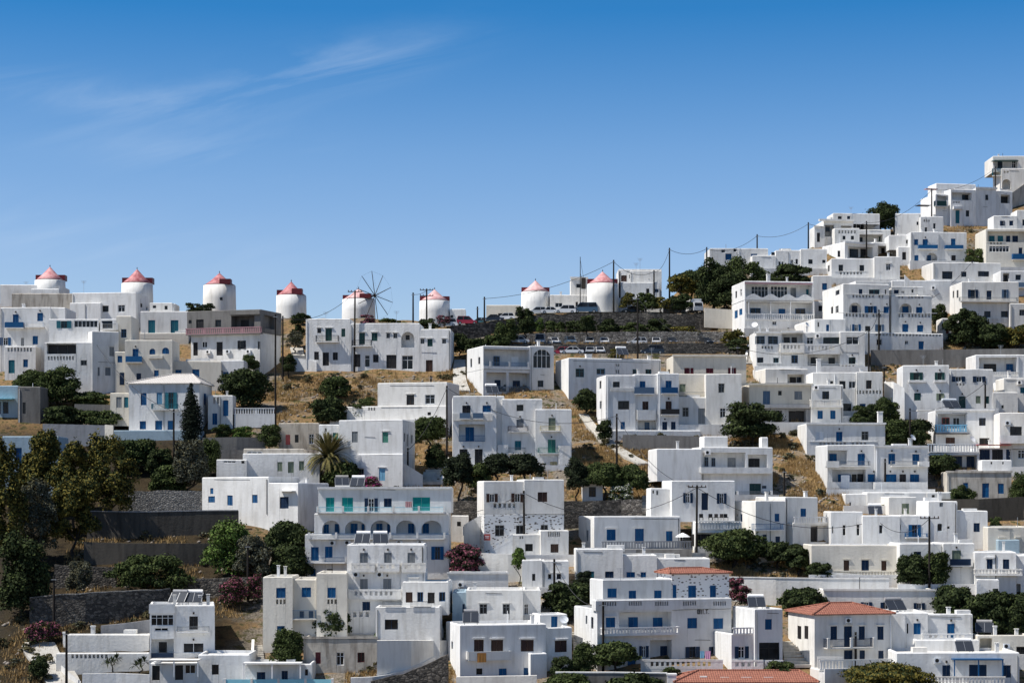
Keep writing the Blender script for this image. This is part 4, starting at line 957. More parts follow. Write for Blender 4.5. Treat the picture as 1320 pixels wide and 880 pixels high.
HOUSES_TXT2 = '''
# ---- ridge centre
H white cubic house with roof antennas and a brown shutter right of the rightmost windmill | dep=8,base=378
B 797 853 347 386
s 800.5 355 808 363 O; w 811 354 813 359 K
B 812 853 349 386 dy=-.4
H low white house with a small blue window below the antenna house | dep=6,base=388,ter=1.8
B 797 850 364 389
d 833 372 837 382 K; w 844 372.5 849 377 B
H white house with a tall rooftop block between the two right windmills | dep=8,base=404,d=13,ter=1.8
B 709 757 380 406
w 715.5 390 725 396 K; d 742 389 745 397 K; d 750 389 753 399 K
B 736 757 358 381 dy=2
w 743 366 749 371 K; v 735 357 758 359.5 .3
H long low cream warehouse with a rounded roof left of the seventh windmill | dep=8,base=413,d=13,m=C
B 627 671 393 414
w 642 403.6 649 408.4 K; w 653 402.8 660 407.5 K; w 664 402 668 407 K
H small white hut with one window right of the sixth windmill | dep=5,base=413,d=11
B 580 600 398 414
w 580.5 406 584 411.5 K
# ---- ridge right
H long white house with blue doors and round vents on the ridge above the dark trees | dep=9,base=345,s=908
B 915 990 320 346
d 935 327 943 335 B; d 968 327 976 334 B; K 929.5 321.5 935 326 1; K 945 320 950 325 1
H stepped white house cluster with small black windows behind the rounded tree | dep=8,base=350,s=963,ter=1.8
B 970 1000 329 362
w 994.5 325 999 330 K; w 976 337 979 341 K
B 1000 1032 322.5 362 dy=.5
w 1003.5 337 1006 342 K; w 1007.5 337 1010 342 K; w 1019 334.5 1022.5 340 N; w 1025.5 334 1028.5 340.5 N
B 1032 1066 321 362 dy=.2
w 1042 334 1047.5 340 K; w 1060 335 1064 339 K
H white house with a broad flat roof, loggia and leaning shelter on the upper ridge | dep=9,base=316,s=1050
B 1062 1100 284 316
l 1063 290 1075 305; w 1064 292 1070 299 K; g 1084 291 1098 302; v 1055 283 1101 285.5 .8
B 1050 1063 292 318 dy=-.8 dep=5
d 1053 300 1057 312 K; v 1049 291.5 1063 293 .3
B 1074 1134 275 286 dy=2.5 dep=6
w 1080 278.5 1085 283 K; w 1092 278.5 1096 283 N
B 1076 1108 294 316 dy=-3 dep=3
k 1080 297 1104 301 6; w 1086 304 1090 309 K; w 1097 304 1101 309 K
H white block with a glazed pale green corner room on the upper ridge | dep=8,base=302,s=1094
B 1098 1134 277 303
q 1104 282 1114 296 g; q 1098.5 284 1104 297 g; k 1100 297.5 1118 301 7
H flat roofed white house with a wide open porch below the pale green corner room | dep=8,base=316,log=3,ter=1.8
B 1095 1148 296 318
l 1098 302 1138 316; iw 1106 306 1112 312 K; iw 1133 305 1138 311 G; w 1143 305 1146 310 K
H bare white gabled house with one small dark slit below the ridge tree | dep=9,base=302,s=1150
B 1154 1187 275 303
w 1181.5 285.5 1184 290 K
H white house with a teal door, green loggia and little arched porch on the rocky slope | dep=9,base=290,log=2,s=1206
B 1226 1258 244 292
l 1227 248 1253 258; iw 1240 251 1248 258 K; d 1231.6 271 1237 288 T; w 1245 271 1249.5 279 K; k 1228 259.5 1238 262 3; v 1228 266.5 1240 270 .6
B 1258 1284 243 290 dy=.3
w 1270 251 1274 258 K; v 1257 241.5 1285 244 .3
B 1283 1305 246 290 dy=1
g 1290 251 1302 262
B 1207 1258 237 256 dy=4 dep=5
B 1206 1227 250 290 dy=1.4
l 1208 252 1222 264; rp 1206 259 1222 265.5 G; p 1194 243 1209 246 M 1.5; p 1184 264 1200 268 N 2.0
H tall white house with dark timber loggias and an arched niche at the upper right edge | dep=9,base=262,log=2,s=1280
B 1291 1324 217 262
L 1292 231 1303 244; k 1293 220.5 1301 223 2
B 1280 1324 201 219 dy=1.2
l 1282 206 1312 217; iw 1304 208 1310 217 K; iw 1286 208 1292 217 K; rm 1280 217 1292 226 T; p 1279 207 1313 209 G 1.0
# ---- right upper rows
H white house with deep dark verandas and a white dish on its lower roof | s=1060,dep=9,base=336,log=2.4,ter=1.8
B 1089 1126 313 336
l 1093 318 1125 333; iw 1095 321 1106 332 K; iw 1109 321 1117 332 K; w 1080.5 323 1083.5 331 K; v 1088 312.5 1127 315 .4
B 1126 1160 313 336 dy=.4
l 1132 317 1151 331; id 1136 320 1145 331 K
H white house with two dark windows over a slotted terrace parapet | s=1064,dep=8,base=362,bal=.8,ter=1.8
B 1072 1127 333 364
w 1081 341 1087 349.5 K; w 1108 341.7 1114 350 K; fh 1076 349.4 1118 355 W; <w 1067 342 1069.5 350 K
H narrow white block with one dark window beside the veranda house | s=1121,dep=7,base=364,ter=1.8
B 1127 1160 330.5 366
w 1142 340 1148 348.5 K^; <w 1123 341 1125 349 K
H small white house end with one blue shutter behind the scalloped terrace | dep=7,base=384
B 1048 1072 355 386
s 1059.7 365 1066 373.5 B
H white two-storey house with an arch and blue balconies below the teal door house | s=1161,dep=9,base=340,bal=.7,log=1.6,ter=1.8
B 1174 1210 299 342
s 1178.4 308.5 1183.5 316 B; s 1189.5 308.5 1196 320 B*; rp 1184.7 315.5 1209 320.3 Bn; s 1178.7 329 1184 337 B; L 1194 326 1208.5 340; is 1195 329 1200 340 B; c 1204 295 1209 300; <w 1168 309 1170.5 318 Y; <w 1168 329 1171 338 Y
B 1209 1246 299.5 342 dy=.3
s 1225.8 307.6 1231.7 320 B; rp 1219 315.8 1242 320.5 Bn; d 1226.4 329 1232 340 K; fs 1200 336 1246 342 W
H long white house with navy windows above a grey terrace wall | s=1188,dep=8,base=366,ter=1.8
B 1203 1290 338.5 368
w 1214.5 349.5 1228 362 N; w 1239 350 1246 357 N; w 1260.7 349.5 1275 356.5 N; fs 1203 360 1288 364 W
H plain white lower block with an air conditioner between two arched houses | dep=7,base=396,ter=1.8
B 1150 1226 361 398
A 1203 371; m 1190 376
H cream and white three-level house with blue windows and glazed terrace at the right edge | s=1257,dep=9,base=348,bal=.9,log=1.6,ter=1.8
B 1271 1330 295 350 m=C
l 1273 298 1325 312; is 1275 304 1282 312 T; is 1286 304 1293 312 T; is 1297 304 1302 312 N; is 1305 304 1312 312 N; fh 1272 311.5 1296 316 W; K 1275 317 1301 325 5; rp 1306 327 1324 334 Bn; d 1313 319 1318 333 N
B 1281 1311 278 296 dy=2.5 dep=5
o 1289 284.6 1295 291 N; s 1301 284.6 1306 291 N
B 1311 1330 271 296 dy=2.8 dep=5
w 1318 283 1324 291 N
H white house with open navy shutters above a ground floor hidden by dark trees | s=1224,dep=9,base=418
B 1240 1313 363 418
o 1247.7 373.3 1260.7 384.5 N; d 1271.8 374.5 1278.4 386 N; o 1291.4 373.3 1300 384.5 S; rm 1238 383 1313 388 Yn; w 1246 401 1258 408 K; w 1268.7 401 1277 409 N; w 1290.4 401 1299.4 409 N; fb 1240 410 1302 416 W; <w 1228 375 1230 384 K; <w 1233 374 1235.5 384 K
B 1302 1330 391 420 dy=-1.2
w 1314 399 1321 407 Y
H white three-storey house with a scalloped parapet and slim blue columns | s=943,dep=10,base=427,log=2.4,ter=1.8
B 960 1049 362.5 387
l 961 366 1047 386; id 1039 373 1044 386 T; iq 968 369 990 385 W; iq 993 369 1015 385 W; is 1019 371 1026 385 Y;  fc 960 379 1049 387 W; fp 960 364.5 1047 366.5 Mn; <w 948 375 950 384 K; <w 954 373 956.5 382 K
B 960 1050 387 427
l 962 388.5 1048 410; iw 967 397 980.5 404.4 B; id 1003.5 398 1012 410 B; iw 1025 397.6 1038 405 B; fb 961 404.4 1050 412.6 W; w 995.5 413.8 1001 419 G; d 1029 416.7 1034 426 B; <s 947 400 951 410 B; <s 953 398 957 406 B; c 989 353 993 363; v 964.5 388 965.5 411 .15; v 993 388 994 411 .15; v 1018.5 388 1019.5 411 .15
H wide white house with rows of blue and dark windows below the scalloped house | s=966,dep=9,base=476,log=1.8,bal=.9,ter=1.8
B 975 1007 427 477
w 973.7 433 986 443.5 S; w 990 433 1003 443.5 S; k 981 446 997 449.5 4; w 976 460.6 984 468 N; w 996.7 460.6 1004 467.5 T; fb 975 467.5 1008 474 W; v 972 427.5 1007 430 .5
B 1007 1036 427 477 dy=.3
l 1008 430 1035 444; iw 1010.3 434.6 1018 444 O; iw 1020.5 434.6 1027 444 O; rh 1006 442 1037 453 W; w 1020 457.6 1028.6 468 B; v 1007 426.5 1035 429 .6
B 1036 1083 428 477 dy=.5
w 1039.8 434.6 1048.7 444 G; w 1061 434.6 1082 444 G; rh 1036 443 1083 455 W; l 1041 456 1082 471; iw 1045 460.6 1053.4 471 K; iw 1068 461 1076 469 K; A 1054 433
B 1083 1115 427 477
w 1091 434 1107 444 G; w 1093.8 460.5 1103 470 G*; fh 1042 469 1112 477 W
H rambling white house with arched niches, blue shutters and toothed parapets | s=1060,dep=14,base=452,log=1.2,bal=.5
B 1087 1146 366 429
s 1107 372.4 1111.7 379 N; w 1120 373 1134 379.5 T; w 1140.6 373 1142.5 379 N; fh 1090 379 1148 385 W; L 1094.7 390 1111 404; is 1098 394 1105 404 N; o 1114.6 394.5 1130 403.5 B*; s 1139 395 1147 403.5 B*; fh 1080 403 1146 410 W; o 1098.4 418 1109.5 427 B; w 1115 420 1122 426.5 K; o 1128 418.3 1139.5 427 S; <w 1077 374 1082 380 N; <w 1071 395 1074 404 K; <w 1077 394 1081 403 Y
B 1103 1149 362.5 367 dy=.6 dep=5
B 1149 1201 381 429 dy=.2
L 1160 391 1176 404; is 1163 395 1171 404 B; s 1181 395.5 1189 404 B*; fh 1150 379 1198 386 W; fh 1149 403 1208 410.5 W; s 1163 417.6 1171 427.5 B*; s 1182.3 418.8 1190 427.5 B*
B 1149 1190 369 382 dy=3 dep=5
s 1152.3 373.7 1158.5 378.5 N; w 1162 375 1166 378 K; w 1175 372.5 1178 377.5 K
B 1050 1090 411 452 dy=-1.5
s 1065 418.4 1068.8 427 B; w 1054 415 1056 421 K
B 1087 1216 429 452 dy=-1.6 dep=2
w 1166.5 439 1171 444 K; d 1184 439.6 1191 450 B; w 1130 437 1137 445 K; k 1128 430 1214 433 20
H white low house with rounded roof edges and a shadowed doorway above the beige garages | s=973,dep=7,base=497,log=2,ter=1.8
B 987 1041 475 498
l 1015 482 1037 496; id 1018 486 1026 496 K; iw 1027 486 1034 493 N
H rounded white house with dark windows over a slotted terrace right of the beige garages | dep=8,base=540,ter=1.8
B 1048 1104 479.5 540
w 1067 491 1074 494.5 K; w 1082 491 1090 501 K; w 1094 491 1103 500.5 K; w 1087 520 1097.6 529.5 K; c 1053 462 1058 481
B 1104 1138 479 540 dy=-.3
w 1116.5 490 1123.6 501 O; s 1108 520 1116 528.5 B; k 1089 503 1137 507.5 11
H beige garage house with a white balustraded annex above the golden slope | s=954,dep=9,base=548,ter=1.8
B 966 1046 495 526 m=C
d 983.4 503.7 992.8 522 S; w 1003 503.7 1007.8 509.6 K; s 1024 504 1034 515 Y; v 955 494 1047 496.5 .5
B 966 1046 526 552 dy=.9 m=Y
g 997 529 1008 544; g 1016.6 527.5 1038.8 548; v 966 521.5 1047 526 1.1
B 1046 1087 495.5 550 dy=-.5
w 1060 504 1069 515 N; rb 1046 514.4 1087 523.5 W; s 1053.8 529 1060.6 539.5 B; s 1070.3 529 1077 540 B; A 1052 499.5
H white house with dark green open shutters and white ledges left of the orange ledge house | s=1156,dep=9,base=540
B 1164 1223.5 470.5 542
o 1172.8 480 1189.5 489.6 G*; o 1205 480 1217.6 489.6 G*; s 1178.4 506.5 1187 516 G*; o 1207 507 1217 516 V*; v 1171 490 1193 492.5 .4; v 1204 490 1219 492.5 .4
H white house with an orange brick ledge and a dark green door | dep=9,base=530,ter=1.8
B 1223.5 1280 475.5 532
o 1227 485 1244 492 N; o 1254 485 1270.4 492.5 N; k 1232 494 1244 496.5 3; d 1236 510.7 1244.5 528 G*; s 1258 510.4 1264 520 V; s 1271 510.5 1275 520 G
H white house with a blue balustraded loggia and twin solar panels on its flat roof | s=1196,dep=8,base=578,log=2.2,ter=1.8
B 1206 1281 528.5 578
l 1209 533 1246 552; iw 1214 538 1224 547 r; iw 1228 538 1237 548 L; rb 1207 547 1247 556.5 L; w 1262 538.5 1270.8 548.5 N; d 1219 563.5 1231 575 O; w 1262.4 564.4 1275.5 573 O; v 1205 527 1282 529.5 .3; p 1183 528 1206 536 W 2.0; p 1206 558 1250 561 K 1.4
H white terrace with balustrade over a deep blue glazed veranda | dep=7,base=606,log=2
B 1195 1262 582 606
fb 1195 571.5 1262 583 W; l 1198 586 1260 605; id 1208 588 1222 604 N; id 1228 588 1240 604 N; id 1246 588 1256 604 N
B 1262 1305 577 606 dy=.3
d 1263 579 1276 594 N; d 1279 579 1293 594 K; d 1297 579 1304 594 N; p 1260 572.6 1304 576 r 1.5
H grey white house with a dark barred window at the right picture edge | s=1281,dep=8,base=605,ter=1.8
B 1289 1330 531.5 578 
w 1302 549.6 1317 564.5 K; rs 1290 561 1330 570 W; A 1299 545
B 1289 1330 578 606 dy=.3 m=C
w 1312 579.6 1321 591 B
H white veranda house with a balustrade stair and blue door above the slope at the right | s=1245,dep=8,base=490,log=2.4,ter=1.8
B 1258 1313 457 491
l 1262 460.5 1311 480; iw 1268 469 1284 480 O; id 1297 469 1305.7 480 B; rb 1277 479 1314 486 W
B 1312 1330 457 491 dy=.2
H small white stair house with a teal shutter at the right edge below the veranda | dep=6,base=526
B 1294 1330 487 528
s 1315 499 1321 506.5 T; A 1314 493
B 1280 1312 505 528 dy=-1.6
w 1291 522 1294 526 K
H white house with a pale roller shutter and roof chimney above a wide slotted terrace | s=1028,dep=9,base=582
B 1040 1141 545.5 584
s 1051 555.7 1062.3 568 W; s 1077.6 556 1086 569 B*; w 1110.5 555.7 1119.7 567 Y; c 1132 530 1138 546; fh 1043 568.5 1130 575 W; v 1039 544.5 1142 547 .3
H white terraced apartment with laundry, blue doors and piered balconies above the golden slope | s=1051,dep=9,base=634,log=1.6,bal=1.0,cloth=white and pink laundry hung on the piered balcony,ter=1.8
B 1067 1128 573 634
l 1067 580 1092 598; is 1069 584.6 1078.5 598 B; s 1105.7 584.6 1115 600 B*; rs 1066 594 1082 601 W; rm 1082 594 1122 600 Yn; l 1073 605 1116 627; is 1080 611 1096.4 626 B; iw 1098 611 1104 626 K; id 1105 610.6 1114 627 K; s 1118.5 611 1134 623 B*; fs 1066 621 1128 630 W; z 1084 612 1095 630 W .1
B 1128 1196 575 634 dy=-.2
s 1145 584.4 1154 598 B*^; s 1176 585 1185 598.5 B*^; rm 1150 594 1190 600 Yn; rs 1186 594 1198 600 W; s 1139.5 611 1155.7 623 B*; d 1159.6 611 1168 627 K*; s 1173 611 1185 628 B*; rs 1128 621 1196 630 W; v 1127 574 1197 576.5 .2
H derelict stained cottage with three faded blue doors on the right slope | s=1213,dep=7,m=E
B 1221 1304 607.5 645
s 1241.4 622 1248 632 B; d 1266 622.5 1275 641 B; s 1286.6 623 1294 636 B; v 1219 606.5 1305 609 .15
B 1266 1304 592.5 608 dy=2 dep=4 m=W
w 1277 595 1279 598 K; w 1292 595 1294 598 K
H white house cluster with a blue balcony and a sunlit blank side wall | s=936,dep=8,base=712,bal=.8,ter=1.8
B 974 1012 645 712
s 998.7 661.7 1004.7 672 B; rm 973 674.5 1011 682.4 Bn; d 983 688.7 988.5 706 N; s 999.6 691 1005.7 701 N; <w 954 662 957 672 B; <w 949 662 951 665 K
B 1012 1054 640 712 dy=.8 
s 1032 655 1039 665.5 B; w 1021 684 1025 691 K
B 1054 1072 673 712 dy=.4
B 1022 1071 673 702 dy=-.6 dep=3
g 1045 676.7 1067 698; fb 1023 665.5 1071 674 W
H white lime-washed house with three tall narrow windows right of the open garage | dep=7,base=704,ter=1.8
B 1071 1112 659 706
q 1086 676 1090.4 690 W; q 1104 675 1108.3 690 W; w 1072.5 678 1074 687 K
B 1112 1160 664 706 dy=-.9
q 1133 676 1138 687.5 W
H small rounded white house with an olive window and solar panel on its terrace | s=1129,dep=6,base=668,ter=1.8
B 1146 1181 640 670
s 1162.5 648.6 1172 662 V; <w 1136 650 1140 660 V
H long white block with bare walls behind the olive window house | dep=7,base=655,ter=1.8
B 1118 1196 634 655
B 1090 1118 636 656 dy=.3
w 1095 647 1097 662 K
B 1195 1230 634 660 dy=-.2
w 1201 637.5 1205 641.5 K
H tall greyish white stepped house with an arched window and open blue shutters | dep=9,base=706,bal=.8
B 1160 1197 664 706 m=W
o 1171 676 1187 692 B; w 1157 676 1161 683 N; rm 1168 687 1197 692 Bn; w 1178 710.7 1187.5 721 N
B 1197 1234 645.5 706 dy=.2
q 1208 674 1215 684.6 Wa; w 1211 647 1216 653 K; w 1221 678 1224 681 K
B 1233 1273 658 706 dy=.5
s 1255 673.7 1263 685 N
H white house with a navy solid balcony under the tall stepped house | dep=8,base=756,bal=1.0,ter=1.8
B 1216 1256 699.5 756
s 1227 709 1238.6 722 V*; rp 1221.6 720 1254.5 728.4 N
B 1160 1216 700 756 dy=.6
s 1178 710.7 1187.5 722 N
H low beige house behind a white railing with framed blue and brown doors | dep=8,base=744,m=C,ter=1.8
B 1046 1160 702 746
d 1087.5 721.6 1094.5 736 O^; s 1110.5 721.6 1120 735 N^; d 1136 722.5 1142.7 736 O^; fb 1072 735 1168 745 W
H white house with two navy shutters over a fine balustrade near the right edge | s=1250,dep=8,base=765,bal=.9
B 1257 1310 711 770
s 1272 720 1279.5 733 N; s 1292.7 720.5 1301 733 N; rb 1257 733 1318 740 W; v 1270 717 1282 719 .2
B 1260 1288 746 772 dy=-1.8 dep=2
w 1280 758 1287 767 N
B 1310 1330 715 772 dy=.6
l 1293 752 1316 770
H blank greyish white house rising at the right edge above the fine balustrade | dep=8,base=716,m=C,ter=1.8
B 1274 1330 678.5 718
w 1292 707 1299 713 K; v 1287 691 1296 693 .3; v 1308 691 1315 693 .3
B 1287 1314 695 718 dy=-1.5 m=L
H long low white house with open navy shutters above the orange hipped roof | dep=7,base=790
B 1062 1207 759.5 792
o 1109.5 775.5 1124 785 N; o 1177.7 776.6 1192 785 N; o 1135 776 1148 785 N; v 1061 758.5 1208 761 .15
H large white house with an orange hipped roof and a navy iron balcony | s=1016,dep=9,base=862,bal=1.2,ter=1.8
B 1050 1150 790.5 864
R 1069 776.5 1098 50 O; s 1070.7 806.6 1079 824 N^; s 1088 806.8 1098 834 N^; s 1107 806.6 1114.8 824 N^; s 1131 806.8 1139 824 N^; rm 1066.6 822.7 1128.6 834 N; s 1088 837.5 1099 851 N; s 1108 837.5 1115 851 N; s 1132 838 1139 851 N; <s 1028 806 1033 823 K; <s 1037 806 1042 823 K; <w 1031 840 1034 844 K; A 1093 799
B 1056 1156 861 872 dy=-3 dep=3
fb 1056 849 1156 862 W
H white house with a tall blue door and deep terrace steps right of the orange roof | dep=8,base=842,bal=.8,ter=1.8
B 1166 1196 789 842
s 1177.7 802.7 1187 817 B*; w 1169 803 1171 816 K
B 1196 1254 790.5 842 dy=.3
s 1221 803.4 1230.7 824 B*; rh 1190 816 1254 824 W
B 1150 1167 789 842 dy=-.3
B 1180 1262 824 842 dy=-1.6 dep=2
H low white house with a blue pergola and blue doors at the bottom right | dep=8,base=882,bal=1
B 1156 1314 840.5 884
s 1214.8 856.6 1225 873 N*; s 1249 856 1272 873 N; s 1292 857 1303 873 N; pp 1229.5 849 1294 872 B 1.5; A 1208 850.5
B 1195 1296 881 895 dy=-2.4 dep=2.4
fb 1195 871 1296 882 W
H low white house with roof flues and a dark window at the lower right edge | dep=8,base=846,m=C,ter=1.8
B 1260 1330 818 848
w 1310 833 1322 847 K; l 1263 822 1279 842; A 1297 832; c 1281 806 1285 820
# ---- bottom left
H white house with a green glazed gallery and dark timber windows at the bottom left | yaw=9,dep=8,base=850,log=1.8,bal=1
B 193 225 779 852
K 194.5 791.5 224 806 3; w 199 808.5 217 813 N; l 195 823 224 842; id 205 827 215 842 K; fp 195 841 224 847 Nn; v 192 778 226 790 .15
B 225 277 779.5 852 dy=.1
d 244 794 255 811 K*; rm 229 807 270 814 Yn; fs 227 812 272 819 W; w 236 828 263 841 K*; fs 222 841 254 850 W; c 223 766 227 781
H white house with a timber pergola and dark door at the bottom left | dep=7,base=880,bal=.8
B 193 255 854 884
d 225.6 857 236 876 K; d 196 857 206 876 K; w 238 856 252 868 K; pp 192 850 256 872 W 2.2
B 255 322 843 884 dy=.6
w 273 856 282 869 K
H white courtyard walls with slots and pillar chimneys beside the beige lane | dep=10,base=862,name=courtyard_house
B 72 192 841 864 dep=1
k 91 842 140 848 9
B 86 192 817 850 dy=6 dep=2
c 81 814 85 826; c 117 806 122 826
H white terrace house with a light blue glass railing at the bottom edge | dep=7,base=884,bal=1.2
B 316 402 855 888
s 331 865.5 342 878 N; s 363 864 371 878 N; w 393 862 397 870 N; rp 288 875 430 882 A; pp 313 854 388 874 W 2.0
# ---- infill on the right hand slope
H small plain white annex with one dark slit right of the open porch | dep=5,base=334
B 1146 1178 303 322
w 1168 309 1171 314 K
B 1158 1176 318 336 dy=-2.5 dep=2.5
d 1163 325 1168 335 K
H white house end with a dark passage at the right edge below the cream house | dep=7,base=376
B 1290 1330 349 380
g 1293 352 1301 368; w 1309 354 1316 361 N; rp 1306 364 1324 370 S
H little white house with a blue rail squeezed beside the scalloped house | dep=5,base=414
B 1049 1066 388 416 dy=.4
w 1055 394 1060 401 N
H low white stair house with a tiny window under the pole of the green loggia house | dep=5,base=306
B 1187 1216 279 308
w 1203 288 1206 295 K; k 1190 283 1199 286 3; w 1192 293 1195 299 K
H small white hut on the slope right of the two blue balconies | dep=4,base=352
B 1246 1262 338 354
w 1252 343 1256 348 K
H white flat block with a slotted wall between rambling house and dark trees | dep=5,base=436
B 1214 1228 410 440
d 1219 417 1223 430 R; k 1215 412 1226 414 3
H low white shed between the five arches and the speckled house | dep=5,base=690
B 582 604 664 700
w 589 672 594 678 K; d 597 678 601 690 B
'''
parse_houses(HOUSES_TXT); parse_houses(HOUSES_TXT2)
# ------------------------------------------------------------------ terrain
RIDGE = [(-500,372),(0,388),(200,396),(300,404),(450,410),(600,410),(700,403),(780,398),(820,384),(860,372),(900,352),(960,340),(1020,322),(1060,312),(1150,290),(1200,270),(1270,246),(1320,236),(1800,190)]
def lerp(tab, x):
    if x <= tab[0][0]: return tab[0][1]
    for (a, va), (b, vb) in zip(tab, tab[1:]):
        if x <= b: return va + (vb-va)*(x-a)/(b-a)
    return tab[-1][1]
Y_LOT_B, Y_LOT_A, Y_ROAD = 372.0, 381.5, 398.7
ROADROW = [(540,424),(585,420),(625,415),(665,410),(690,404.5),(760,402.5),(830,402),(885,404),(940,401)]
WALLBASE = [(540,452),(582,447),(625,440),(665,436),(690,426),(760,426),(830,425),(884,426),(940,428)]
def road_y(u):
    return min(Y_ROAD, hill_y(lerp(ROADROW, u))+.4)
def road_z(u):
    return (HZ-lerp(ROADROW, u))/F*road_y(u)
ZB, ZA = (HZ-456)/F*Y_LOT_B, (HZ-443)/F*Y_LOT_A
def terrain(u, y):
    z = 0.4*y - 123.0
    x = (u-CX)/F*y
    nz = noise.noise(Vector((x*.05, y*.05, 1.3)))*1.1 + noise.noise(Vector((x*.22, y*.22, 5.1)))*.35
    yr = hill_y(lerp(RIDGE, u))
    base = z - 0.6 + nz
    if y > yr:
        zr = 0.4*yr - 123.0 - 0.6
        base = zr + nz*.4 - 0.16*(y-yr)
    k = sstep(640, 655, u)*(1-sstep(950, 962, u))
    kr = sstep(556, 575, u)*(1-sstep(932, 950, u))
    if k > 0 and y < Y_ROAD+20:
        if y < Y_LOT_B: t = min(base, ZB-.1)
        elif y < Y_LOT_A: t = ZB
        elif y < 391: t = ZA
        elif y < Y_ROAD: t = ZA+2.2 + (y-391)/(Y_ROAD-391)*1.6 + nz*.3
        else: t = base
        base = base*(1-k) + t*k
    yw = road_y(u)
    if kr > 0 and y < yw and u < 700:
        base = base*(1-kr) + min(base, (HZ-lerp(WALLBASE, u))/F*yw + .4 + nz*.3)*kr
    if kr > 0 and yw <= y:
        if y < yw+13: base = base*(1-kr) + road_z(u)*kr
        elif y < yw+24:
            w = (y-yw-13)/11; base = base*(1-kr) + (road_z(u)*(1-w) + base*w)*kr
    return base
us = np.arange(-560, 1881, 6.0); ys = np.concatenate([np.arange(110, 240, 6.0), np.arange(240, 330, 1.5), np.arange(330, 372, 1.2), np.arange(372, 425, .6), np.arange(425, 560, 2.0), np.arange(560, 760, 10)])
V = np.zeros((len(us), len(ys), 3))
for i, u in enumerate(us):
    for j, y in enumerate(ys):
        V[i, j] = ((u-CX)/F*y, y, terrain(u, y))
nu, ny = len(us), len(ys)
idx = np.arange(nu*ny).reshape(nu, ny)
q = np.stack([idx[:-1,:-1], idx[1:,:-1], idx[1:,1:], idx[:-1,1:]], -1).reshape(-1, 4)
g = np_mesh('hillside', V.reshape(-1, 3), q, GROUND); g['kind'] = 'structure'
g.data.polygons.foreach_set('use_smooth', [True]*len(g.data.polygons))
def ground_pt(px, row):
    """point of the hillside seen at this place"""
    y = hill_y(row)
    for _ in range(6):
        z = terrain(px, y); zz = (HZ-row)/F*y
        y += (zz - z)/(0.4-(HZ-row)/F) * .7 if abs(zz-z) > .02 else 0
        y = min(max(y, 130), 520)
    return Vector(((px-CX)/F*y, y, terrain(px, y)))
gm = MB(); gm.quad((-6000,-3000,-82), (6000,-3000,-82), (6000,9000,-82), (-6000,9000,-82))
g = gm.build('valley_ground', GROUND); g['kind'] = 'structure'
# parking surfaces and the upper road, as sheets just above the terraces
def strip(name, u0, u1, y0, y1, zf, mat, sh=lambda u: 0):
    m = MB(); n = int((u1-u0)/6)
    for k in range(n):
        a, b = u0+(u1-u0)*k/n, u0+(u1-u0)*(k+1)/n
        a0, b0 = y0-sh(a), y0-sh(b); a1, b1 = y1-sh(a), y1-sh(b)
        m.quad(((a-CX)/F*a0, a0, zf(a)+.06), ((b-CX)/F*b0, b0, zf(b)+.06), ((b-CX)/F*b1, b1, zf(b)+.06), ((a-CX)/F*a1, a1, zf(a)+.06))
    o = m.build(name, mat); o['kind'] = 'structure'; return o
strip('parking_lot', 655, 948, Y_LOT_A+.1, 390.5, lambda u: ZA, ASPH)
strip('parking_lot', 655, 948, Y_LOT_B+.1, Y_LOT_A-.6, lambda u: ZB, ASPH)
strip('road', 575, 925, Y_ROAD+.1, Y_ROAD+12.5, road_z, CONC, lambda u: Y_ROAD-road_y(u))
# lane at the bottom left and foot paths, laid on the hillside
def lane(name, pts, mat, lift=.4):
    m = MB(); prev = None
    for (xa, xb, row) in pts:
        a, b = ground_pt(xa, row), ground_pt(xb, row); z = max(a.z, b.z)+lift; a.z = b.z = z
        if prev: m.quad(prev[0], prev[1], b, a); 
        prev = (a, b)
    for k in range(len(m.f)):
        i = m.f[k]; p = [Vector(m.v[t]) for t in i]
        m_ = Vector((0,0,-1.5))
        m.quad(p[0]+m_, p[1]+m_, p[1], p[0]); m.quad(p[0], p[3], p[3]+m_, p[0]+m_); m.quad(p[1]+m_, p[2]+m_, p[2], p[1])
    o = m.build(name, mat); o['kind'] = 'structure'; return o
lane('path', [(66,108,890),(52,100,874),(46,92,862),(38,84,852),(31,76,843),(28,73,836),(32,70,831)], CONC)
lane('path', [(822,838,600),(806,822,592),(790,806,582),(776,792,572),(764,778,560),(754,766,548),(746,758,536)], CONC)
lane('path', [(378,398,474),(376,394,466),(376,392,458),(374,390,450)], CONC)
lane('path', [(586,606,506),(584,602,496),(584,600,486),(584,600,476),(586,600,466)], CONC)

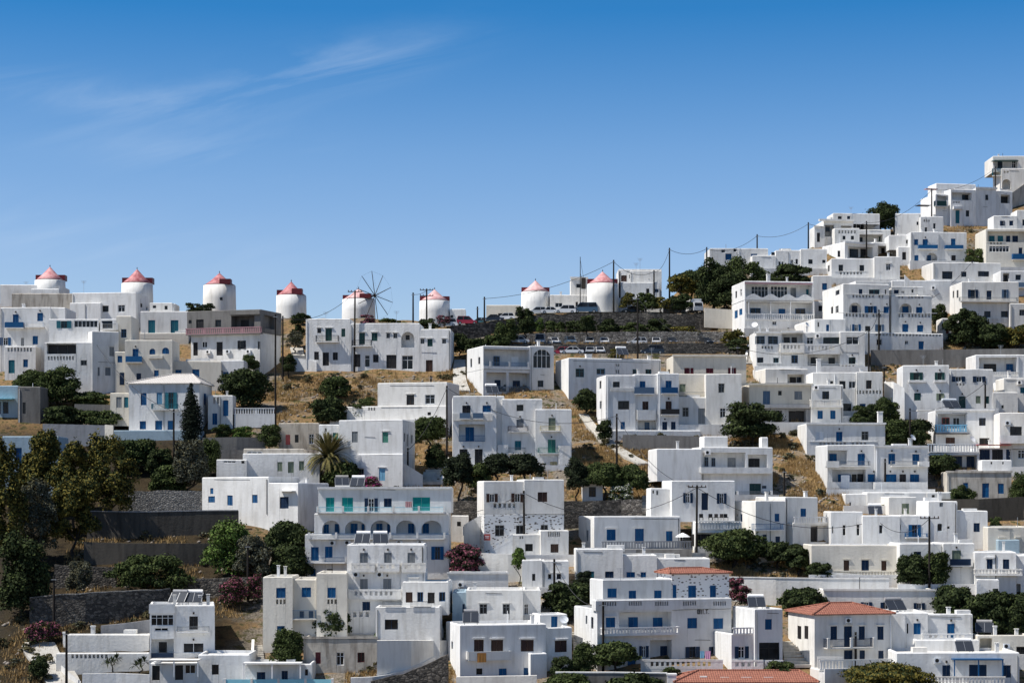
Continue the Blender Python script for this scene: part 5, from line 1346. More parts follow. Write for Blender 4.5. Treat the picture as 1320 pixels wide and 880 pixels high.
# ------------------------------------------------------------------ walls
def wall(label, mat, pts, name='retaining_wall', th=.55, cap=None, Y=None, cat='wall', down=1.5):
    """pts: (px, top row, base row)"""
    P3 = []
    for (x, t, b) in pts:
        y = Y(x) if callable(Y) else Y if Y else hill_y(b)
        top = at(x, t, y); bot = at(x, b, y); P3.append((top, bot))
    m = MB(); cm = MB()
    dense = []
    for (a, b) in zip(P3, P3[1:]):
        n = max(1, int((a[0]-b[0]).length/1.2))
        for k in range(n): dense.append((a[0].lerp(b[0], k/n), a[1].lerp(b[1], k/n)))
    dense.append(P3[-1])
    jj = .09 if mat in 'SQZ' else .01
    D = []
    for (t, b) in dense:
        D.append((t+Vector((0,0,rnd.uniform(-jj, jj))), b-Vector((0,0,down))))
    off = Vector((0, th, 0))
    for (a, b) in zip(D, D[1:]):
        m.quad(a[1], b[1], b[0], a[0]); m.quad(a[0], b[0], b[0]+off, a[0]+off); m.quad(b[1]+off, a[1]+off, a[0]+off, b[0]+off)
        if cap:
            u = Vector((0,0,.14)); f = Vector((0,-.06,0))
            cm.quad(a[0]+f+u*.02, b[0]+f+u*.02, b[0]+f+u, a[0]+f+u); cm.quad(a[0]+f+u, b[0]+f+u, b[0]+off+u, a[0]+off+u)
    for (t, b) in (D[0], D[-1]): m.quad(t, t+off, b+off, b)
    o = m.build(name, M[mat]); tag(o, label, cat, 'walls and terraces on the hillside')
    if cap: cm.build('coping', M[cap], o)
    return o
wall('long dark stone wall carrying the upper road under the windmills', 'Q', [(582,420.5,447),(625,416,440),(665,411,436),(690,406,426),(760,404,426),(830,403,425),(884,405,426),(917,404,428)], Y=lambda u: road_y(u)-.6)
wall('brown rubble wall behind the parked cars of the middle lot', 'S', [(645,431,445),(700,429,444),(760,428,444),(830,427,444),(900,427,444),(952,427,446)], Y=390.7)
wall('low dark stone wall in front of the middle parking lot', 'Q', [(652,443,460),(760,443,459),(830,442.5,459),(905,442,459),(955,443,459)], Y=Y_LOT_A-.4, th=.4)
wall('dark stone wall below the lower parked cars', 'Q', [(640,456,472),(700,457,474),(760,457.5,470),(850,458,470),(930,458,470)], Y=Y_LOT_B-.4, th=.4)
wall('pale cement wall behind the white truck', 'C', [(908,397,412),(944,399,414)], Y=396)
wall('grey cement wall running right below the rambling white house', 'K', [(1123,451,466),(1216,450.5,468),(1322,449,470)])
wall('grey concrete wall under the white stepped apartment block', 'K', [(803,560,577),(903,562,580)])
wall('white slanting wall with stepped foot at the bottom centre', 'W', [(486,825,874),(530,825,864),(576,825,842)], th=.7)
wall('white curb wall following the slope below the slanting wall', 'W', [(452,873,880),(480,872,879),(500,869,874),(520,864,869),(545,854,859),(576,837,842)], th=.5, name='curb_wall')
wall('dark rubble wall under the white curb wall', 'Q', [(478,877,892),(520,868,890),(578,843,888)])
wall('long white wall with a stained face right of the orange flowers', 'W', [(938,744,764),(1000,745,770),(1060,746,772),(1146,746.5,772)], cap='W')
wall('white wall above the fence of the low beige house', 'W', [(1072,737,749),(1168,745,752)], th=.3)
wall('plain grey concrete wall behind the dark bushes at the left', 'K', [(96,520.5,535),(142,521.5,536)])
wall('stained grey garden wall above the olive trees', 'Y', [(55,546,570),(100,547,570),(135,548,570)])
wall('weathered pale wall end beside the blue base house', 'C', [(135,547,570),(146,548,572)])
wall('pale dry stone wall left of the low bungalow', 'Z', [(165,633,658),(215,632,657),(261,632.5,657)], cap=None)
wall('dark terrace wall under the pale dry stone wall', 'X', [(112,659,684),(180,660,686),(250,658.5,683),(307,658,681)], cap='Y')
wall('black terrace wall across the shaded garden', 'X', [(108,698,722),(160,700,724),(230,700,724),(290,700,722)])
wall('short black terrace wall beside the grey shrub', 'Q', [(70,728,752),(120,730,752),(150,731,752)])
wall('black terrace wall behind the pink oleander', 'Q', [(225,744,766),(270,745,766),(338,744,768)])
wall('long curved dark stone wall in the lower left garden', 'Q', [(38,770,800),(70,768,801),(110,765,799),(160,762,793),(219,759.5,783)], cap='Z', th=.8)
wall('bare concrete wall above the courtyard house', 'Y', [(130,806,818),(160,803,817),(193,798.5,814)])
wall('curving white curb beside the beige lane', 'W', [(70,845,850),(78,856,861),(88,866,872),(104,878,884)], th=.35, name='curb_wall')
wall('low white front wall of the bottom left garden', 'W', [(106,868,886),(150,867,886),(193,869,888)], th=.4)
wall('dark stone wall with balustrade base below the trees', 'X', [(299,534,549),(355,534,549)])
wall('grey retaining wall below the small garden', 'K', [(261,564,582),(305,563,582),(342,564,580)])
wall('dark garden wall below the grey retaining wall', 'K', [(283,579,592),(316,580,592)])
wall('stone garden hut walls with white openings below the bungalow', 'S', [(307,648,668),(314,648,668)])
wall('stone gate wall beside the white garden door', 'S', [(322,648,667),(334,648,667)])
wall('broken pale stone wall in the shaded garden', 'Z', [(354,742,752),(388,743,752)])
wall('white low wall under the pale house with two white steps', 'W', [(364,660,668),(407,658,668)], th=.4)
wall('dark rubble wall left of the speckled stone house', 'Q', [(582,646,676),(600,645,676),(619,645,677)])
wall('dark rubble wall under the tree hut right of the speckled house', 'Q', [(726,646,678),(765,645,677),(801,644,672)])
wall('square grey stone wall beside the white stairs', 'S', [(800,644,664),(828,643,664)])
wall('tapering white wall with a dark arch beside the speckled house', 'W', [(598,676,705),(619,664,705)])
wall('white garden wall under the slanting stair parapet', 'W', [(617,712,742),(655,714,744),(676,716,744)], th=.4)
wall('speckled low wall below the slanting stair', 'D', [(626,708,724),(660,709,725)], th=.5)
wall('curved low white wall at the left end of the long house', 'W', [(380,461,471),(395,463,472),(408,466,473)], th=.4)
wall('grey front wall at the bottom edge below the round trees', 'K', [(716,867,892),(790,867,892),(860,868,892)], cap='W')
wall('dark wall below the derelict cottage', 'X', [(1213,643,668),(1262,643,670),(1320,640,668)])
wall('low white block wall in front of the brown shuttered house', 'W', [(588,872,890),(640,871,890),(692,870,890)], th=.6)
wall('grey wall below the row of long white roof levels', 'K', [(805,708,720),(892,708,722)], th=.4)
wall('white wall beside the stairs left of the green door house', 'W', [(1140,492,530),(1152,492,540),(1166,500,542)], th=.4)
wall('brick red ruined wall on the top right slope', 'E', [(1268,266,276),(1300,252,268),(1322,236,262)])

def balustrade(label, x0, x1, top, base, kind, ref, d=0, col='W', slant=0):
    y = hill_y(ref)+d; o = at(x0, base, y); k = y/F; fc = Face(Vector((0,0,0)), Vector((1,0,0)), Vector((0,-1,0)))
    m = MB(); railing(m, fc, 0, 0, (x1-x0)*k, (base-top)*k, 0, kind, .22)
    fc.box(m, 0, -2.2, .01, (x1-x0)*k, 0, .2)
    if slant:   # sheared along a stair
        W = (x1-x0)*k; m.v = [(a, b, c+slant*k*a/W) for a, b, c in m.v]
    ob = m.build('balustrade', M[col], loc=o); tag(ob, label, 'balustrade', 'balustrades in front of the houses')
for b_ in [('white slotted balustrade in front of the large lettered house',826,932,849.5,862,'h',866,0),('white slotted balustrade in front of the corner house',943,984,850,862.5,'h',866,0),('short slotted balustrade left of the stepped alley',987,1010,850.5,863,'h',866,.2),
 ('white baluster fence on the dark stone wall by the cypress',302,354,525.5,534,'b',548,-.6),('white courtyard balustrade left of the orange roofed house steps',1054,1087,846,860,'h',866,-1)]: balustrade(*b_)
balustrade('slanting slotted stair parapet on the speckled stone house', 632, 661, 703, 712, 'h', 718, -2.2, slant=16)
# ------------------------------------------------------------------ stairs
def stairs(label, x0, x1, row0, X0, X1, row1, n, wallside=''):
    a0, b0, a1, b1 = ground_pt(x0, row0), ground_pt(x1, row0), ground_pt(X0, row1), ground_pt(X1, row1)
    for p in (a0, b0): p.z = (a0.z+b0.z)/2+.2
    za = at(X0, row1, a1.y).z
    for p in (a1, b1): p.z = za+.2
    root = empty('outdoor_stairs', a0); tag(root, label, 'stairs', 'stepped lanes between the houses')
    tr, ri = MB(), MB(); o = a0.copy()
    for k in range(n):
        t0, t1 = k/n, (k+1)/n
        p, q = a0.lerp(a1, t0)-o, b0.lerp(b1, t0)-o; r, s = a0.lerp(a1, t1)-o, b0.lerp(b1, t1)-o
        z = r.z; dn = Vector((0,0,-1.6))
        for v in (p, q, r, s): v.z = z
        h = (a1.z-a0.z)/n
        tr.quad(p, q, s, r)
        u = Vector((0,0,-h)); ri.quad(p+u, q+u, q, p)
        ri.quad(p+dn, p, r, r+dn); ri.quad(q, q+dn, s+dn, s)
    tr.build('tread', STEPM, root); ri.build('riser', RISER, root)
    for side in wallside:
        A, B = (a0, a1) if side == 'l' else (b0, b1)
        A, B = A-o, B-o; w = MB(); off = Vector((-.35 if side == 'l' else .35, 0, 0)); h = Vector((0,0,.75)); dn = Vector((0,0,-1.5))
        w.quad(A+dn, B+dn, B+h, A+h); w.quad(A+off+dn, A+off+h, B+off+h, B+off+dn); w.quad(A+h, B+h, B+off+h, A+off+h); w.quad(A+dn, A+h, A+off+h, A+off+dn)
        w.build('parapet', M['W'], root)
stairs('wide worn stairs climbing right beside the tall plain white house', 534,568,626, 560,576,597, 9, 'r')
stairs('white stairs between the grey stone wall and the shuttered house', 828,853,664, 828,840,640, 6)
stairs('narrow white stairs right of the long balustrade', 888,896,716, 880,888,694, 8)
stairs('white stepped alley with a slanting rail beside the lettered house', 742,766,862, 737,748,816, 14, 'r')
stairs('broad stepped alley left of the orange roofed house', 1012,1050,862, 1008,1018,828, 8)
stairs('sunlit stairs leading up between two white houses at the centre', 698,716,790, 697,708,774, 8)
stairs('white stairs behind the maroon flowering bush', 618,650,738, 618,634,722, 6)
stairs('beige stair flight between the white walls left of the blue shuttered house', 327,341,852, 328,338,833, 8, 'l')
stairs('small curved stairs right of the black iron rails', 560,568,822, 556,562,792, 10, 'lr')
stairs('white ramp stairs with planters below the golden slope', 1152,1166,538, 1142,1152,498, 12, 'l')
stairs('white stairs under the scalloped house beside the red awning', 962,972,470, 966,972,450, 10, 'l')
stairs('white stairs with a parapet at the right edge under the veranda', 1284,1292,510, 1282,1290,488, 8, 'l')

for b_ in [('white slanting stair rail on the plain lower block between arched houses',1166,1184,354,360,'s',398,-1.0,'W',-18),('white slanting stair rail under the fine balustrade house',1259,1275,748,757,'s',772,-3.2,'W',-14),('white slanting stair rail of the green gallery house',280,316,838,850,'s',852,-.6,'W',-22),
 ('white slanting stair rail between the grey shutters and tall plain house',520,545,596,606,'s',622,-.8,'W',-16),('white slanting stair rail by the white porch canopy',372,392,632,640,'s',657,-1.2,'W',16),('white slanting stair rail left of the small curved stairs',548,566,806,814,'s',832,-.8,'W',-22),
 ('white slanting stair rail below the unfinished grey house',286,306,457,463,'s',470,-1.0,'W',12)]: balustrade(*b_[:8], b_[8], b_[9])
# ------------------------------------------------------------------ windmills
def windmill(label, x0, x1, apex, eave, base, tint, boxes='lr', Y=406, sails=False, win=None):
    O = at((x0+x1)/2, base, Y); k = Y/F; r = (x1-x0)/2*k; he = (base-eave)*k; ha = (base-apex)*k
    root = empty('windmill', O); tag(root, label, 'windmill', 'old windmills along the ridge')
    t = MB(); n = 40
    prof = [(r*1.03, -3.0), (r*1.02, 0), (r*1.0, he*.5), (r*.985, he-.05), (r*.9, he)]
    t.lathe(prof, n)
    t.v = [(x+noise.noise(Vector((x*.7, y*.7, z*.7+O.x)))*.06, y+noise.noise(Vector((x*.7+9, y*.7, z*.7)))*.06, z) for x, y, z in t.v]
    t.build('tower', M['W'], root, smooth=True)
    m = MILLROOF[tint]
    rf = MB(); rr = r*.93; rf.lathe([(rr*.98, he-.12), (rr, he+.05), (rr*.60, he+(ha-he)*.36), (rr*.27, he+(ha-he)*.72), (.10, ha-.05)], 28)
    ro = rf.build('cone_roof', m, root, smooth=True)
    fi = MB(); fi.tube((0,0,ha-.1), (0,0,ha+.45), .07, .03); fi.lathe([(.02,ha+.1),(.14,ha+.2),(.02,ha+.32)], 8); fi.build('finial', DARKM, ro)
    band = MB(); band.lathe([(rr*1.015, he-.1), (rr*1.03, he+.08), (rr*.99, he+.1)], 28); band.build('eave_band', P['R'], ro)
    h1 = (ha-he)*.42
    for s in boxes:
        b = MB()
        if s == 'l': b.box(-r*.97, r*.05, he+.02, -r*.35, r*.75, he+h1)
        elif s == 'r': b.box(r*.35, r*.05, he+.02, r*.97, r*.75, he+h1)
        elif s == 'f': b.box(r*.12, -r*.9, he+.02, r*.80, -r*.2, he+h1)   # axle housing turned to the viewer's right
        b.build('axle_housing', P['R'], ro)
    if win:
        f_ = MB(); xw = (win[0]-(x0+x1)/2)*k; zw = (base-win[1])*k; yw = -math.sqrt(max(.1, r*r-xw*xw))-.03
        f_.box(xw-.36, yw, zw-.3, xw+.36, yw+.4, zw+.3); wn = f_.build('window', DARKM, root)
        g_ = MB(); g_.quad((xw-.28, yw-.01, zw-.22), (xw+.28, yw-.01, zw-.22), (xw+.28, yw-.01, zw+.22), (xw-.28, yw-.01, zw+.22)); g_.build('pane', GLASS, wn)
    if sails:
        hub = Vector((r*.96, -r*.75, he+h1*.55)); dirn = Vector((.72, -.69, .08)).normalized()
        a = Vector((0,0,1)); a = (a - dirn*a.dot(dirn)).normalized(); b = dirn.cross(a)
        ax = MB(); ax.tube(hub-dirn*2.6, hub+dirn*.7, .18, .15); axo = ax.build('axle', DARKM, root)
        L = 4.9
        tips = []
        for j in range(10):
            t_ = 2*math.pi*(j+.35)/10; d = b*math.cos(t_)+a*math.sin(t_); s_ = MB(); s_.tube(hub+dirn*.35, hub+dirn*.35+d*L, .085, .06, 6); s_.build('sail_arm', DARKM, axo); tips.append(hub+dirn*.35+d*L)
        w = MB()
        for j in range(10): w.tube(tips[j], tips[(j+1) % 10], .012, .012, 4); w.tube(tips[j], hub+dirn*1.3, .010, .010, 4)
        w.build('rim_wire', CABLE, axo)
    return root
def mill_mat(name, c1, c2):
    m, n, b = nt(name)
    no = noise_tex(n, 1.4, 5, world_vec(n, (1,1,.5)))
    c = ramp(n, no, [(0.35, c1), (0.65, c2)])
    n.links.new(c, b.inputs['Base Color']); b.inputs['Roughness'].default_value = .6; b.inputs['Specular IOR Level'].default_value = .3
    return m
MILLROOF = {'p': mill_mat('pink_sheet_roof', (.46, .17, .18), (.68, .38, .37)), 'r': mill_mat('red_sheet_roof', (.33, .085, .095), (.58, .27, .27)), 'f': mill_mat('faded_rose_roof', (.58, .31, .30), (.74, .49, .47))}
windmill('windmill with pale pink cone above the long white wall at the far left', 45,84,344,361.5,384,'p')
windmill('windmill with red cone second from the left, half hidden by white houses', 156.5,197,347,365.5,396,'r')
windmill('tall white windmill with a tiny window and red cone with dark axle box', 262,304,352,368,402,'r', 'f', win=(287.5,387))
windmill('windmill with a red cone beside the dark shrubs left of the tallest black poles', 356,395,363,381,412,'r','lf')
windmill('windmill that still carries its thin wooden sail arms', 441,483.6,372,386,414,'f','lf', sails=True)
windmill('windmill with faded rose cone behind the transformer poles', 540.5,580,373,388,416,'f')
windmill('windmill standing above the parked cars left of the white loggia block', 671.6,709,361.5,376.5,406,'f', Y=414)
windmill('rightmost windmill with a coral cone on the edge of the road wall', 756.7,797,350,366,403,'p', Y=403.5)

# ------------------------------------------------------------------ poles and cables
TOPS = {}
def pole(label, x, top, base, arms=0, key=None, Y=None, r=.19, lean=0, name='utility_pole', cat='pole'):
    y = Y if Y else hill_y(base); b = at(x, base, y); h = (base-top)/F*y
    root = empty(name, b); tag(root, label, cat, 'poles standing among the houses')
    m = MB(); m.tube((0,0,-2), (lean*h,0,h), r, r*.72, 8); m.build('shaft', POLE, root)
    for k in range(arms):
        a = MB(); z = h-.3-k*1.1; a.box(lean*h-1.3, -.22, z-.06, lean*h+1.3, -.1, z+.06); ao = a.build('crossarm', POLE, root)
        for xx in (-1.2, -.65, .65, 1.2):
            i = MB(); i.lathe([(.03,z+.06),(.07,z+.1),(.09,z+.2),(.05,z+.3),(.01,z+.32)], 8, (lean*h+xx,-.16)); i.build('insulator', P['O'], ao)
    if not arms:
        i = MB(); i.box(lean*h-.35, -.2, h-.5, lean*h+.35, -.12, h-.42); i.build('bracket', METAL, root)
    if key: TOPS[key] = b + Vector((lean*h, 0, h-.35))
    return root
POLES = [
 ('tall crossarm pole in front of the long house with the sail windmill behind', 456.7,374,474,1,'a',.01),
 ('plain black pole just left of the transformer pole', 532.5,377,414,0,'b',0),
 ('transformer pole with two crossarms beside the rose coned windmill', 550,372,424,2,'c',0),
 ('pole on the road between the parked cars and the warehouse', 624.4,382.5,415,0,'d',0),
 ('short pole behind the teal parked car', 615.5,395,414,0,None,0),
 ('pole behind the rightmost windmill cone', 791,335,402,0,'e',0),
 ('short pole left of the antenna house', 799,350,388,0,None,0),
 ('pole in front of the antenna house among yellow shrubs', 843,348,388,0,'f',0),
 ('tall pole on the ridge above the yellowish tree', 863,319.5,376,0,'g',0),
 ('pole rising out of the big dark tree on the ridge', 911,318.5,362,0,'h',0),
 ('pole beside the brown roof tank on the ridge', 976,302,335,0,'i',0),
 ('pole above the stepped white house cluster', 1042,286.5,340,0,'j',0),
 ('pole in front of the wide open porch', 1117,285,334,0,'k',0),
 ('pole in front of the green loggia house', 1201,243,299,0,'l',0),
 ('pole beside the red ruined wall near the top right', 1283,215,272,0,'m',0),
 ('leaning pole in front of the long house with navy windows', 1254,335,364,0,'n',-.02),
 ('tall black pole in front of the road wall and parking lots', 822,382,470,0,'o',0),
 ('pole at the foot of the path on the golden slope', 795,533,608,0,'p',.0),
 ('pole between the red shuttered house and the scalloped house', 950.5,445,490,0,'q',.01),
 ('tallest black pole left of the golden slope', 355,405,548,0,'r',0),
 ('black pole at the corner of the pink balcony house', 364.5,407,482,0,'s',0),
 ('black pole in front of the square tower house at the left', 120,435,500,0,'t',0),
 ('black pole left of the cypress', 224,527,612,0,'u',0),
 ('tall black pole left of the blue loggia apartment', 576,497,600,0,'v',0),
 ('short lamp pole on the roof of the lilac house', 555.5,484,516,0,None,0),
 ('pole in front of the tall plain white house', 525.7,577,624,0,'w',0),
 ('pole in front of the five arches', 507.5,647,706,0,'x',0),
 ('thick black pole in front of the speckled stone house', 676,632,718,0,'y',-.01),
 ('crossarm pole in front of the cluttered terrace', 897.6,625,717,1,'z',.01),
 ('black pole beside the round dark trees at the centre', 714.5,720,794,0,'A',0),
 ('black pole in front of the lettered house', 777.5,775,868,0,'B',.0),
 ('short black pole in front of the orange roofed house', 1103,814,858,0,'C',0),
 ('black pole in front of the trees below the open blue shutters', 1198,665,764,1,'D',0),
 ('pole in front of the lime-washed house', 1131,667,704,0,'E',0),
 ('pole behind the rounded white house at the golden patch', 1139.7,470,526,0,'F',0),
 ('pole in front of the green door house', 1270,491,532,0,'G',0),
 ('pole among the bushes left of the blue loggia house', 1173,526,582,0,'H',0),
 ('lamp pole in front of the piered balconies', 1141,591,634,0,None,0),
 ('pole in front of the arched blue windows of the rambling house', 1133,399,454,0,'I',0),
 ('lamp pole at the corner of the rambling house', 1120,425,492,0,'J',0),
 ('pole beside the long curved garden wall', 69.5,742,806,0,'K',0),
 ('pole beside the beige lane at the bottom left', 85.7,812,884,0,'L',0),
 ('pole on the golden slope left of the piered balconies', 1011,604,642,0,'M',0),
 ('black pole beside the pink oleander at the bottom left', 319.5,700,772,0,None,0),
]
for (lb, x, t, b, arms, key, ln) in POLES:
    pole(lb, x, t, b, arms, key, lean=ln)
# derelict sail mast with stays beside the rightmost windmill
y = 404; b = at(748, 402, y); h = (402-331)/F*y
root = empty('lattice_mast', b); tag(root, 'tall thin mast with stay wires left of the rightmost windmill', 'mast')
m = MB(); m.tube((0,0,-1), (0,0,h), .11, .06, 6); m.build('shaft', POLE, root)
m = MB(); m.tube((0,0,h*.95), (.9,0,h*.5), .03, .03, 5); m.tube((.9,0,h*.5), (.35,0,0), .03, .03, 5); m.tube((0,0,h*.7), (.9,0,h*.5), .03, .03, 5); m.build('stay', CABLE, root)
m = MB(); m.box(.2,-.2,h*.42,1.1,.4,h*.62); m.build('axle_remains', DARKM, root)
def cable(label, a, b, sag=1.2, r=.042):
    p = a if isinstance(a, Vector) else TOPS[a]; q = b if isinstance(b, Vector) else TOPS[b]; m = MB(); n = 14; prev = None
    for k in range(n+1):
        t = k/n; c = p.lerp(q, t); c.z -= sag*4*t*(1-t)
        if prev is not None: m.tube(prev-p, c-p, r, r, 5, False)
        prev = c
    o = m.build('power_cable', CABLE, loc=p); tag(o, label, 'cable', 'cables strung between poles')
CB = [('d','e','cable hanging across the seventh windmill along the road',1.5),('e','f','cable from the rightmost windmill pole to the antenna house pole',1.5),('f','g','cable climbing from the antenna house pole to the tall ridge pole',1.3),
 ('g','h','cable against the sky from the tall ridge pole to the dark tree',1.0),('h','i','cable against the sky right of the dark tree',1.5),('i','j','cable against the sky above the stepped cluster',1.2),('j','k','cable above the broad flat roof house',1.0),
 ('k','l','cable climbing past the ridge tree',2.0),('l','m','cable against the sky above the green loggia house',1.6),('b','c','short cable between the two poles by the rose coned windmill',.3),('a','s','cable over the path left of the long house',2.0),
 ('v','w','cable across the stairs beside the tall plain house',1.2),('x','y','cable slung between the arches and the speckled house',2.2),('y','z','cable slung above the low shuttered house',3.5),('p','z','cable crossing the blank side wall house',2.5),
 ('z','E','cable slung in front of the open garage',3.0),('E','D','cable in front of the tall stepped house',1.8),('H','G','cable in front of the green shuttered houses',1.5),('J','I','short cable in front of the rambling house',.6),('A','B','cable from the round trees to the lettered house',2.0),
 ('q','J','cable in front of the wide window rows house',2.5),('t','u','cable over the pale hipped roof',2.0),('r','s','cable between the two tallest black poles',.8),('M','E','cable above the piered terrace lane',2.2),('I','n','cable across the rambling house roof',3),
 ('o','q','cable in front of the red shuttered house',3.2),('v','p','cable across the blue loggia apartment',3.0)]
for (a, b, lb, sg) in CB: cable(lb, a, b, sg)

# ------------------------------------------------------------------ cars
CARP = {}
def car_paint(name, col):
    m, n, b = nt(name); c = mix(n, tuple(x*.9 for x in col), col, noise_tex(n, 2, 2, world_vec(n)))
    n.links.new(c, b.inputs['Base Color']); b.inputs['Roughness'].default_value = .28; b.inputs['Coat Weight'].default_value = .4
    return m
for k_, c_ in dict(white=(.72,.72,.72), silver=(.40,.42,.44), red=(.34,.02,.03), dark=(.018,.02,.024), blue=(.05,.09,.14), teal=(.05,.14,.17)).items(): CARP[k_] = car_paint(k_+'_car_paint', c_)
def extrude_profile(mb, prof, w0, w1):
    """closed side profile (x,z), extruded across y; top narrower (w1) than bottom (w0)"""
    zs = [p[1] for p in prof]; lo, hi = min(zs), max(zs)
    wd = lambda z: w0+(w1-w0)*max(0, (z-lo)/(hi-lo+1e-6))
    L = [(x, -wd(z)/2, z) for x, z in prof]; Rr = [(x, wd(z)/2, z) for x, z in prof]; n = len(prof)
    mb.poly(list(reversed(L))); mb.poly(Rr)
    for k in range(n):
        j = (k+1) % n; mb.quad(L[k], L[j], Rr[j], Rr[k])
def make_car(loc, heading, colour, kind, label):
    S = {'suv': (4.3,1.8,1.7), 'hatch': (3.9,1.7,1.5), 'sedan': (4.4,1.75,1.42), 'van': (4.8,1.9,2.1)}[kind]
    L, Wd, Ht = S; hl = L/2
    root = empty('parked_car', loc, heading); tag(root, label, 'car', 'cars parked along the ridge road')
    b = MB(); belt = Ht*.56
    extrude_profile(b, [(-hl,.35),(-hl+.1,.25),(hl-.1,.25),(hl,.4),(hl-.02,.62),(hl-.9,belt-.08),(hl-1.05,belt),(-hl+.15,belt),(-hl,belt-.15)], Wd, Wd*.94)
    fr = hl-1.05 if kind != 'van' else hl-.55; bk = {'suv': -hl+.12, 'hatch': -hl+.15, 'sedan': -hl+.75, 'van': -hl+.08}[kind]
    rf, rb = fr-.75, bk+(.28 if kind != 'sedan' else .65)
    b.box(rb, -Wd*.39, Ht-.09, rf, Wd*.39, Ht)     # roof skin
    for (xa, xb) in ((fr, rf), (bk, rb)):           # pillars
        for s in (-1, 1): b.tube((xa, s*Wd*.45, belt), (xb, s*Wd*.385, Ht-.03), .05, .05, 4)
    xm = (rf+rb)/2
    for s in (-1, 1): b.tube((xm, s*Wd*.455, belt), (xm, s*Wd*.395, Ht-.03), .05, .05, 4)
    b.build('body', CARP[colour], root)
    g = MB(); extrude_profile(g, [(bk+.02,belt-.02),(fr-.02,belt-.02),(rf,Ht-.07),(rb,Ht-.07)], Wd*.91, Wd*.77); g.build('windows', GLASS, root)
    for sx in (-1, 1):
        for sy in (-1, 1):
            w = MB(); c = Vector((sx*(hl-.75), sy*(Wd/2-.09), .31)); w.tube(c-Vector((0,.1,0)), c+Vector((0,.1,0)), .31, .31, 14); wo = w.build('wheel', RUBBER, root)
            r_ = MB(); r_.tube(c-Vector((0,.112,0)), c+Vector((0,.112,0)), .18, .18, 10); r_.build('rim', METAL, wo)
    for sy in (-1, 1):
        h = MB(); h.box(hl-.12, sy*Wd*.36-.18, .56, hl+.01, sy*Wd*.36+.18, .70); h.build('headlight', P['W'], root)
        h = MB(); h.box(-hl-.015, sy*Wd*.38-.13, .62, -hl+.1, sy*Wd*.38+.13, .85); h.build('tail_light', P['R'], root)
    bu = MB(); bu.box(-hl-.05, -Wd*.46, .28, -hl+.05, Wd*.46, .46); bu.build('bumper', RUBBER, root)
    bu = MB(); bu.box(hl-.06, -Wd*.46, .26, hl+.04, Wd*.46, .44); bu.build('bumper', RUBBER, root)
    return root
def on_road(px, dy=3.0):
    y = road_y(px)+dy; return Vector(((px-CX)/F*y, y, road_z(px)+.07))
def on_a(px, dy=4.5):
    y = Y_LOT_A+dy; return Vector(((px-CX)/F*y, y, ZA+.07))
def on_b(px, dy=3.0):
    y = Y_LOT_B+dy; return Vector(((px-CX)/F*y, y, ZB+.07))
CARS = [
 (on_road(575,2),185,'white','suv','white estate car lowest on the ramp road beside the rose coned windmill'),
 (on_road(588,7),178,'silver','hatch','grey car behind the white estate car on the ramp road'),
 (on_road(602,2.4),4,'red','suv','bright red car on the ramp road'),
 (on_road(619,6),182,'teal','sedan','low teal car behind the red one'),
 (on_road(635,2.5),183,'dark','sedan','dark sedan in front of the warehouse windows'),
 (on_road(651,3),180,'white','hatch','white car half hidden by the bend of the road wall'),
 (on_road(692,2.3),182,'silver','hatch','silver hatchback under the seventh windmill'),
 (on_road(710,2.3),10,'white','sedan','white sedan between the silver hatchback and the white pair'),
 (on_road(728,2.2),184,'white','suv','nearer white car of the pair below the loggia block'),
 (on_road(739,6.5),184,'white','suv','farther white car of the pair below the loggia block'),
 (on_road(755,2.4),178,'blue','van','dark blue van right beside the rightmost windmill'),
 (on_road(816,3.5),180,'dark','sedan','dark sedan below the yellow shrubs right of the rightmost windmill'),
 (on_road(915,8),176,'dark','sedan','dark car behind the white truck'),
 (on_road(931,8),180,'dark','hatch','dark car in the shade of the big tree'),
 (on_a(664,3),185,'dark','suv','black jeep at the left end of the middle lot'),
 (on_a(668,1),175,'silver','sedan','silver bonnet poking out in front of the black jeep'),
 (on_a(697),-96,'silver','van','silver van facing out of the middle lot'),
 (on_a(714),-75,'white','hatch','white compact car in the middle lot right of the silver van'),
 (on_a(735),-80,'blue','suv','blue grey car behind the tall black pole base'),
 (on_a(760),-92,'silver','hatch','small silver car with blue tint below the road bushes'),
 (on_a(779),-88,'white','hatch','white car in the middle lot right of the small silver one'),
 (on_a(821),184,'white','hatch','white car parked sideways behind the tall pole in the middle lot'),
 (on_a(846),-94,'white','hatch','white car in the middle lot next to the dark green one'),
 (on_a(866),-84,'dark','hatch','dark green compact car in the middle lot'),
 (on_a(911),-70,'dark','hatch','last dark car at the right end of the middle lot'),
 (on_b(690,5),182,'white','hatch','white car right above the arched gallery house roof'),
 (on_b(723,4),180,'red','hatch','dark red car in the lower lot beside the arched gallery house'),
 (on_b(737,2),180,'white','sedan','low white car roof beside the dark red one'),
 (on_b(750,4.5),180,'dark','sedan','dark car in the lower lot beside two white ones'),
 (on_b(761,3),-95,'silver','hatch','silver car squeezed in the lower lot'),
 (on_b(773,3),-85,'white','hatch','white car at the end of the lower lot'),
 (on_b(841,2.2),178,'dark','suv','black car above the plain white teal windowed house'),
]
for (p, a, c, k, lb) in CARS: make_car(p, R(a), c, k, lb)
